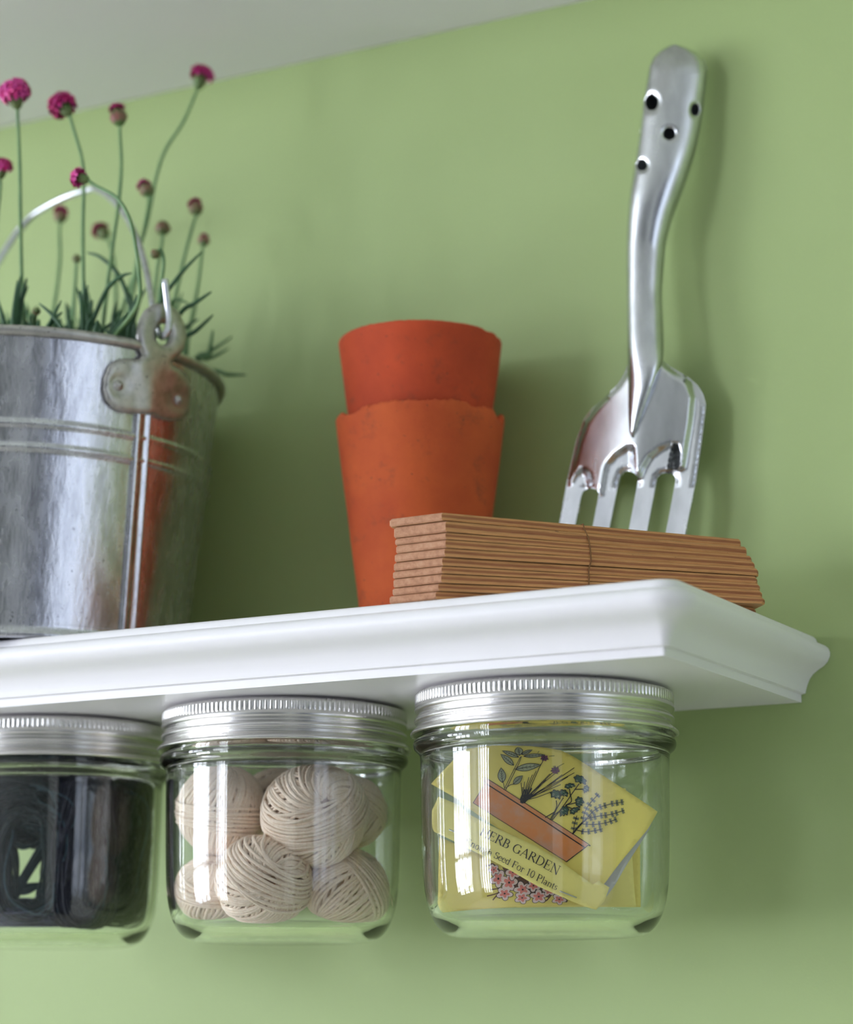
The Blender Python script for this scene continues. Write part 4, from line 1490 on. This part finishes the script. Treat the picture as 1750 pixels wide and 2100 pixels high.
def dent(r, z, a):
    if r > 0.02:
        r += 0.00035 * noise.noise(Vector((math.cos(a) * 2.2, math.sin(a) * 2.2, z * 22))) + 0.00012 * noise.noise(Vector((math.cos(a) * 7, math.sin(a) * 7, z * 60)))
    return r, z
mb = MB(); mb.lathe(rows, 200, (BX, BY, 0), dent)
mb.build('bucket_body', GALV, bucket)
mb = MB()
prof = [(BR + 0.0006 + 0.0021 * math.cos(2 * PI * i / 14), BZ - 0.0005 + 0.0021 * math.sin(2 * PI * i / 14)) for i in range(15)]
def crimp(r, z, a):
    r += 0.00012 * math.sin(a * 130) * (1 if z > BZ - 0.0005 else 0)
    return r, z
mb.lathe(prof, 520, (BX, BY, 0), crimp)
mb.build('rolled_rim', GALVD, bucket)
# lapped seam running down from the ear
def on_cone(ang, z, off):
    return Vector((BX + math.cos(ang) * (br(z) + off), BY + math.sin(ang) * (br(z) + off), z))
S0, S1 = ray_cone(294, 865), ray_cone(264, 1285)
a0 = math.atan2(S0.y - BY, S0.x - BX); a1 = math.atan2(S1.y - BY, S1.x - BX)
EARA = a0
mb = MB()
rows_ = []
ww = [(-0.0050, 0.0000), (-0.0046, 0.0010), (-0.0030, 0.0015), (-0.0018, 0.0011), (-0.0006, 0.0006), (0.0006, 0.0006), (0.0016, 0.0014), (0.0024, 0.0016), (0.0032, 0.0010), (0.0036, 0.0)]
for i in range(31):
    z = ZS + 0.005 + (BZ - 0.006 - ZS - 0.005) * i / 30
    a = a1 + (a0 - a1) * (z - S1.z) / (S0.z - S1.z)
    rows_.append([on_cone(a + s / br(z), z, o + 0.0002) for s, o in ww])
mb.grid(rows_)
mb.build('lapped_seam', GALV, bucket)
# ear: riveted plate with an eye
EAR = [(268, 737), (252, 736), (234, 740), (221, 752), (212, 775), (211, 800), (217, 822), (231, 838), (250, 846), (280, 849), (312, 852), (332, 860), (350, 864), (368, 862), (382, 850), (388, 828),
       (388, 795), (380, 773), (366, 758), (352, 750), (352, 742), (366, 732), (378, 715), (383, 692), (379, 665), (366, 640), (350, 626), (332, 620), (312, 624), (295, 638), (283, 660), (279, 690), (283, 712), (291, 728), (284, 735)]
EYEC = (330, 684)
EHOLE = [(EYEC[0] + 3 + 15 * math.cos(2 * PI * i / 18), EYEC[1] + 22 * math.sin(2 * PI * i / 18) + 2) for i in range(18)]
eo = Vector((math.cos(EARA), math.sin(EARA), 0))
et = Vector((-eo.y, eo.x, 0))
EP = Vector((BX, BY, 0)) + eo * (BR + 0.0042)
en = (eo + Vector((0, 0, 0.02))).normalized()
def ear_map(p, back):
    x, y = p[0], p[1]
    d = min(pdist(p, EAR), pdist(p, EHOLE))
    rnd_ = math.sqrt(max(0.0, 1 - (1 - min(1, d / 16)) ** 2))
    k = sstep(815, 698, y)
    if y > 735:
        k *= sstep(262, 292, x) * (1 - sstep(348, 374, x))
    A = ray_cone(x, y, 0.0010)
    B = at_plane(x, y, EP + Vector((0, 0, 0)), en)
    if A is None: A = B
    h = Vector((A.x - BX, A.y - BY, 0)).normalized()
    lob = 0.0
    for rx, ry in ((240, 792), (361, 821)):
        dd = math.hypot(x - rx, y - ry)
        lob += -0.0006 * (1 - sstep(14, 30, dd))
    riser = 0.0012 * math.exp(-((x - (303 - (y - 800) * 0.05)) / 22) ** 2) * (1 - k)
    th_plate = 0.0010 + 0.0008 * min(1, d / 8) + lob + riser
    Fp = (A + h * th_plate) * (1 - k) + (B + en * (0.0018 * rnd_)) * k
    Bp = (A - h * 0.0006) * (1 - k) + (B - en * (0.0018 * rnd_)) * k
    return Bp if back else Fp
ep, etr = cdt(EAR, [EHOLE], 5.0)
mb = MB(); plate(mb, ep, etr, lambda p: ear_map(p, False), lambda p: ear_map(p, True))
ear = mb.build('ear', GALVD, bucket)
for rx, ry in ((240, 792), (361, 821)):
    mb = MB()
    c = ear_map((rx, ry), False)
    h = Vector((c.x - BX, c.y - BY, 0)).normalized()
    qd = h.to_track_quat('Z', 'Y').to_matrix()
    pr = [(0.0022, -0.0004), (0.0021, 0.0003), (0.0016, 0.0008), (0.0011, 0.0010), (0.0009, 0.0013), (0.0006, 0.0016), (0, 0.0017)]
    mb.lathe(pr, 20)
    mb.v = [c + qd @ p for p in mb.v]
    mb.build('rivet', GALVD, ear)
# bail: a wire arch leaning back towards the wall
piv = at_plane(EYEC[0], EYEC[1] + 8, EP, en)
axis = Vector((eo.x, eo.y, 0))
ctr = Vector((BX, BY, piv.z))
best = None
for k in range(200):
    yy = -0.02 + 0.07 * k / 200
    A = at_y(193, 389, BY + yy)
    e = abs((A - ctr).dot(axis))
    if best is None or e < best[0]: best = (e, A)
APEX = best[1]
bw = (APEX - ctr); bw -= axis * bw.dot(axis); BH = bw.length; bw.normalize()
bn_ = axis.cross(bw).normalized()
side = []
for px, py in ((-60, 640), (-30, 583), (0, 531), (17, 504), (34, 478), (46, 465), (65, 444), (82, 432), (120, 411), (154, 397), (180, 390), (194, 387), (203, 391), (217, 399), (238, 417), (262, 449), (284, 497), (300, 552), (309, 600)):
    p = at_plane(px, py, ctr, bn_)
    side.append(((p - ctr).dot(axis), (p - ctr).dot(bw)))
half = (piv - ctr).dot(axis)
pre = [(-half - 0.001, 0.0), (-half + 0.001, side[0][1] * 0.5)]
side = [q for q in side if q[0] > -half + 0.003]
pts3 = [ctr + axis * a + bw * b for a, b in pre + side]
hook = [at_plane(313, 628, EP - en * 0.0042, en), at_plane(318, 655, EP - en * 0.0044, en), at_plane(325, 678, EP - en * 0.0034, en), at_plane(331, 690, EP - en * 0.0006, en),
        at_plane(337, 688, EP + en * 0.0030, en), at_plane(344, 676, EP + en * 0.0044, en), at_plane(347, 655, EP + en * 0.0046, en), at_plane(344, 625, EP + en * 0.0046, en), at_plane(338, 573, EP + en * 0.0050, en)]
allp = [tuple(p) for p in spline([tuple(p) for p in pts3 + hook], 5)]
allp2 = [None]
mb = MB(); mb.tube(allp + [tuple(p) for p in allp2[1:]], 0.0014, 10)
mb.build('bail_handle', WIREM, bucket)
# far ear, mirrored, so that the bail has its second hold
mb = MB()
me_ = ear.data
for v_ in me_.vertices:
    p = Vector(v_.co) + Vector((bucket.location))*0
    q_ = p - Vector((BX, BY, 0))
    a_, b_ = q_.dot(axis), q_.dot(et)
    mb.v.append(Vector((BX, BY, 0)) - axis * a_ - et * b_ + Vector((0, 0, q_.z)))
for f_ in me_.polygons: mb.face(list(f_.vertices))
mb.build('ear', GALVD, bucket)

# soil and thrift
ZSOIL = BZ - 0.010
mb = MB()
rs = br(ZSOIL) - 0.0015
rows = [(0, ZSOIL - 0.02), (br(ZSOIL - 0.02) - 0.002, ZSOIL - 0.02)] + [(rs * k, ZSOIL) for k in (1.0, 0.85, 0.7, 0.55, 0.4, 0.25, 0.1)] + [(0, ZSOIL)]
mb.lathe(rows, 48, (BX, BY, 0), lambda r, z, a: (r, z + (0.0018 * noise.noise(Vector((r * math.cos(a) * 120, r * math.sin(a) * 120, 3))) if z > ZSOIL - 0.001 and r < rs * 0.99 else 0)))
soil = mb.build('potting_soil', SOILM)
tag(soil, 'dark potting soil filling the metal bucket around the thrift', 'soil', kind='stuff')

plant = thing('thrift_plant', 'pink flowered thrift with grassy leaves growing out of the metal bucket', 'plant', (BX, BY, ZSOIL))
def soilpt(P, shrink=0.78):
    h = Vector((P.x - BX, P.y - BY, 0))
    lim = rs * shrink
    if h.length > lim: h = h.normalized() * lim
    return Vector((BX + h.x, BY + h.y, ZSOIL - 0.003))
rnd = random.Random(31)
def keep_in(P):
    if P.z < BZ + 0.006:
        h = Vector((P.x - BX, P.y - BY, 0))
        if h.length > BR * 0.9:
            h = h.normalized() * BR * 0.9
            return Vector((BX + h.x, BY + h.y, P.z))
    return P
def flower(px, py, size, y, stem, opened, tilt=(0, 0), mat=PETAL, sr=0.00085):
    """head at picture point px,py; stem: picture points downwards; y: the head's Y, drifting to y2 at the base"""
    Hc = at_y(px, py, y)
    y2 = y * 0.75 + BY * 0.25
    m = len(stem)
    P = [keep_in(at_y(a, b, y + (y2 - y) * (i + 1) / m)) for i, (a, b) in enumerate(stem)]
    base = soilpt(P[-1])
    k = ((Hc - CAM).dot(FW)) / FPX
    s = size * k * 1.12
    up0 = (Hc - P[0]).normalized() if m else Vector((0, 0, 1))
    up0 = (up0 + Vector((tilt[0], 0, tilt[1]))).normalized()
    start = Hc - up0 * s * 0.7
    pts = spline([tuple(start)] + [tuple(p) for p in P] + [tuple(base)], 6)
    mb = MB(); mb.tube(pts, [sr * (0.8 + 0.35 * i / len(pts)) for i in range(len(pts))], 7)
    so = mb.build('flower_stalk', STEM, plant)
    q = up0.to_track_quat('Z', 'Y').to_matrix()
    # calyx cup of overlapping bracts
    mb = MB()
    cr = s * (0.50 if opened > 0.5 else (0.66 if opened > 0.1 else 0.78))
    pr = [(0, -s * 0.85), (cr * 0.45, -s * 0.78), (cr * 0.85, -s * 0.45), (cr, -s * 0.05), (cr * 0.92, s * 0.25), (cr * 0.6, s * (0.45 if opened > 0.3 else 0.75)), (0, s * (0.5 if opened > 0.3 else 0.9))]
    mb.lathe(smooth_prof(pr), 14, (0, 0, 0), lambda r, z, a: (r * (1 + 0.06 * math.sin(a * 5)), z))
    for j in range(9 if opened < 0.5 else 0):
        a = 2 * PI * j / 9 + 0.2
        t0, t1 = Vector((math.cos(a), math.sin(a), 0)), Vector((-math.sin(a), math.cos(a), 0))
        b0 = t0 * cr * 0.75 + Vector((0, 0, -s * 0.55))
        b1 = t0 * cr * 1.10 + Vector((0, 0, -s * 0.1))
        b2 = t0 * cr * (0.95 if opened < 0.5 else 1.1) + Vector((0, 0, s * (0.45 if opened < 0.5 else 0.1)))
        mb.grid([[b0 - t1 * s * .1, b0 + t1 * s * .1], [b1 - t1 * s * .26, b1 + t1 * s * .26], [b2 - t1 * s * .05, b2 + t1 * s * .05]], False, 1)
    mb.v = [Hc + q @ p for p in mb.v]
    mb.build('calyx', [CALYX, BRACT], so, recalc=False)
    if opened <= 0.05: return
    mb = MB()
    n = int(12 + 40 * opened)
    for j in range(n):
        u = (j + 0.5) / n
        el = PI / 2 - (u ** 0.6) * (0.55 + 1.55 * opened)
        a = j * 2.399
        d = Vector((math.cos(el) * math.cos(a), math.cos(el) * math.sin(a), math.sin(el)))
        c = Vector((0, 0, s * (0.15 if opened > .5 else 0.35))) + Vector((d.x, d.y, d.z * 0.8)) * s * (0.42 + 0.50 * opened + rnd.uniform(-.08, .16)) + Vector((0, 0, s * 0.25))
        d = (d + Vector((rnd.uniform(-.3, .3), rnd.uniform(-.3, .3), 0.2))).normalized()
        qq = d.to_track_quat('Z', 'Y').to_matrix()
        pl = s * (0.52 if opened > 0.5 else 0.46)
        mi = 0 if rnd.random() < 0.65 else 1
        for p in range(5):
            b = 2 * PI * p / 5 + j
            e0 = Vector((math.cos(b), math.sin(b), 0)); e1 = Vector((-e0.y, e0.x, 0))
            v0 = c + qq @ (Vector((0, 0, -0.5 * pl)))
            A0 = c + qq @ (e0 * pl * .55 - e1 * pl * .30 + Vector((0, 0, .05 * pl)))
            A1 = c + qq @ (e0 * pl * .55 + e1 * pl * .30 + Vector((0, 0, .05 * pl)))
            B0 = c + qq @ (e0 * pl * .98 - e1 * pl * .22 - Vector((0, 0, .12 * pl)))
            B1 = c + qq @ (e0 * pl * .98 + e1 * pl * .22 - Vector((0, 0, .12 * pl)))
            k0 = len(mb.v)
            mb.v += [v0, A0, A1, B0, B1]
            mb.face([k0, k0 + 1, k0 + 2], mi); mb.face([k0 + 1, k0 + 3, k0 + 4, k0 + 2], mi)
    mb.v = [Hc + q @ p for p in mb.v]
    mb.build('petals', [PETAL, PETAL2] if mat is PETAL else [PETAL2, PETAL], so, recalc=False)

FLOWERS = [
    (32, 200, 27, -0.055, [(36, 240), (40, 330), (42, 470), (45, 600), (48, 690)], 0.95, (-.15, .1), PETAL2),
    (132, 222, 25, -0.035, [(150, 262), (168, 325), (172, 380), (170, 480), (172, 600), (176, 690)], 0.9, (-.5, .25), PETAL),
    (168, 366, 19, -0.060, [(195, 380), (240, 406), (266, 450), (278, 505), (285, 560), (282, 625), (255, 690)], 0.6, (-.6, .0), PETAL2),
    (243, 240, 22, -0.020, [(246, 275), (249, 340), (243, 420), (232, 500), (220, 590), (210, 690)], 0.25, (-.15, .1), PETAL2),
    (411, 163, 24, 0.025, [(398, 200), (375, 252), (340, 306), (320, 365), (303, 450), (280, 540), (262, 690)], 0.55, (.0, .3), PETAL),
    (300, 390, 18, 0.005, [(304, 420), (296, 470), (280, 550), (262, 690)], 0.3, (-.25, .1), PETAL2),
    (124, 444, 17, 0.030, [(122, 480), (123, 530), (117, 590), (104, 690)], 0.45, (.05, .1), PETAL),
    (212, 478, 19, 0.050, [(228, 512), (236, 560), (238, 690)], 0.5, (-.5, .1), PETAL),
    (402, 428, 18, 0.030, [(396, 462), (380, 520), (362, 600), (345, 690)], 0.28, (-.4, .1), PETAL2),
    (334, 468, 17, 0.020, [(332, 500), (322, 560), (310, 690)], 0.03, (.0, .2), PETAL2),
    (418, 494, 13, 0.045, [(414, 520), (407, 580), (396, 640), (385, 690)], 0.06, (.0, .2), PETAL2),
    (318, 521, 11, -0.030, [(330, 512), (336, 540), (328, 600), (318, 690)], 0.02, (-1.2, -.6), PETAL2),
    (157, 531, 10, 0.000, [(156, 555), (152, 620), (150, 690)], 0.02, (.0, .1), PETAL2),
    (4, 350, 20, -0.045, [(0, 390), (-8, 480), (-10, 690)], 0.6, (.3, .3), PETAL2),
    (75, 638, 9, -0.050, [(72, 655), (70, 690)], 0.0, (.1, .1), PETAL2)]
for f_ in FLOWERS: flower(*f_)
BL = [  # picture points from base to tip, Y
    ([(25, 690), (28, 640), (36, 575)], -.055), ([(30, 690), (34, 640), (38, 600), (42, 566)], -.052), ([(36, 690), (44, 620), (55, 570)], -.05), ([(28, 690), (40, 630), (58, 586)], -.048), ([(10, 690), (5, 650), (-6, 610)], -.055),
    ([(90, 690), (104, 660), (126, 616)], -.055), ([(95, 690), (110, 656), (128, 640)], -.05), ([(132, 690), (110, 650), (80, 622)], -.055), ([(66, 690), (64, 664), (60, 648)], -.05), ([(72, 690), (78, 668), (80, 655)], -.05),
    ([(170, 690), (168, 640), (165, 596)], -.05), ([(172, 690), (172, 620), (174, 575)], -.045), ([(176, 690), (170, 640), (158, 590)], -.03), ([(184, 690), (176, 620), (180, 584)], -.04), ([(194, 690), (188, 640), (178, 592)], -.01), ([(178, 690), (180, 668), (190, 650)], -.05),
    ([(182, 690), (198, 640), (222, 590), (250, 566), (270, 560)], -.035), ([(278, 690), (262, 610), (240, 560), (205, 527), (178, 518)], -.015), ([(255, 690), (268, 650), (281, 604)], -.045), ([(240, 690), (248, 664), (262, 640)], -.045), ([(262, 690), (274, 640), (266, 600)], -.03),
    ([(195, 690), (198, 670), (201, 656)], -.05), ([(225, 690), (236, 655), (248, 635)], .0), ([(270, 690), (285, 620), (300, 590)], -.01), ([(240, 690), (262, 600), (282, 545)], .02), ([(254, 690), (270, 610), (290, 540)], .03),
    ([(310, 690), (330, 620), (372, 560), (414, 516)], -.02), ([(350, 690), (372, 640), (402, 620), (434, 598)], -.015), ([(350, 690), (350, 630), (362, 614), (386, 622)], .01), ([(360, 700), (380, 672), (408, 654)], .02), ([(365, 705), (400, 680), (438, 645)], -.01),
    ([(400, 740), (425, 735), (432, 708), (437, 676)], .03), ([(402, 742), (430, 722), (476, 690)], .045), ([(405, 745), (436, 732), (470, 714)], .04), ([(430, 768), (468, 768), (506, 769)], .045), ([(320, 690), (326, 640), (332, 590)], -.03),
    ([(345, 690), (360, 640), (374, 600)], .03), ([(385, 700), (396, 650), (405, 600)], .05), ([(140, 690), (148, 640), (152, 596)], .01), ([(150, 690), (140, 660), (136, 640)], .02)]
for _ in range(80):
    x = rnd.uniform(-40, 262)
    dx = rnd.uniform(-25, 30)
    h = rnd.uniform(18, 50) + (rnd.random() < 0.2) * 40
    BL.append(([(x, 695), (x + dx * 0.4, 695 - h * 0.5), (x + dx, 695 - h * 0.9)], rnd.uniform(-.055, .03)))
for i, (pp, y) in enumerate(BL):
    P = [keep_in(at_y(a, b, y)) for a, b in pp]
    if i < 40 and pp[-1][0] > 400:
        base = soilpt(P[0], 0.9)
    else:
        base = soilpt(P[0], 0.86)
    q_ = spline([tuple(base)] + [tuple(p) for p in P], 5)
    n = len(q_)
    w0 = 0.00085 + 0.00025 * rnd.random()
    mb = MB(); mb.tube(q_, [w0 * min(1, 0.25 + 1.3 * (1 - k / (n - 1)) ** 0.55) for k in range(n)], 5)
    mb.build('leaf_blade', BLADE2 if (y > 0.0 and rnd.random() < 0.6) else BLADE, plant)
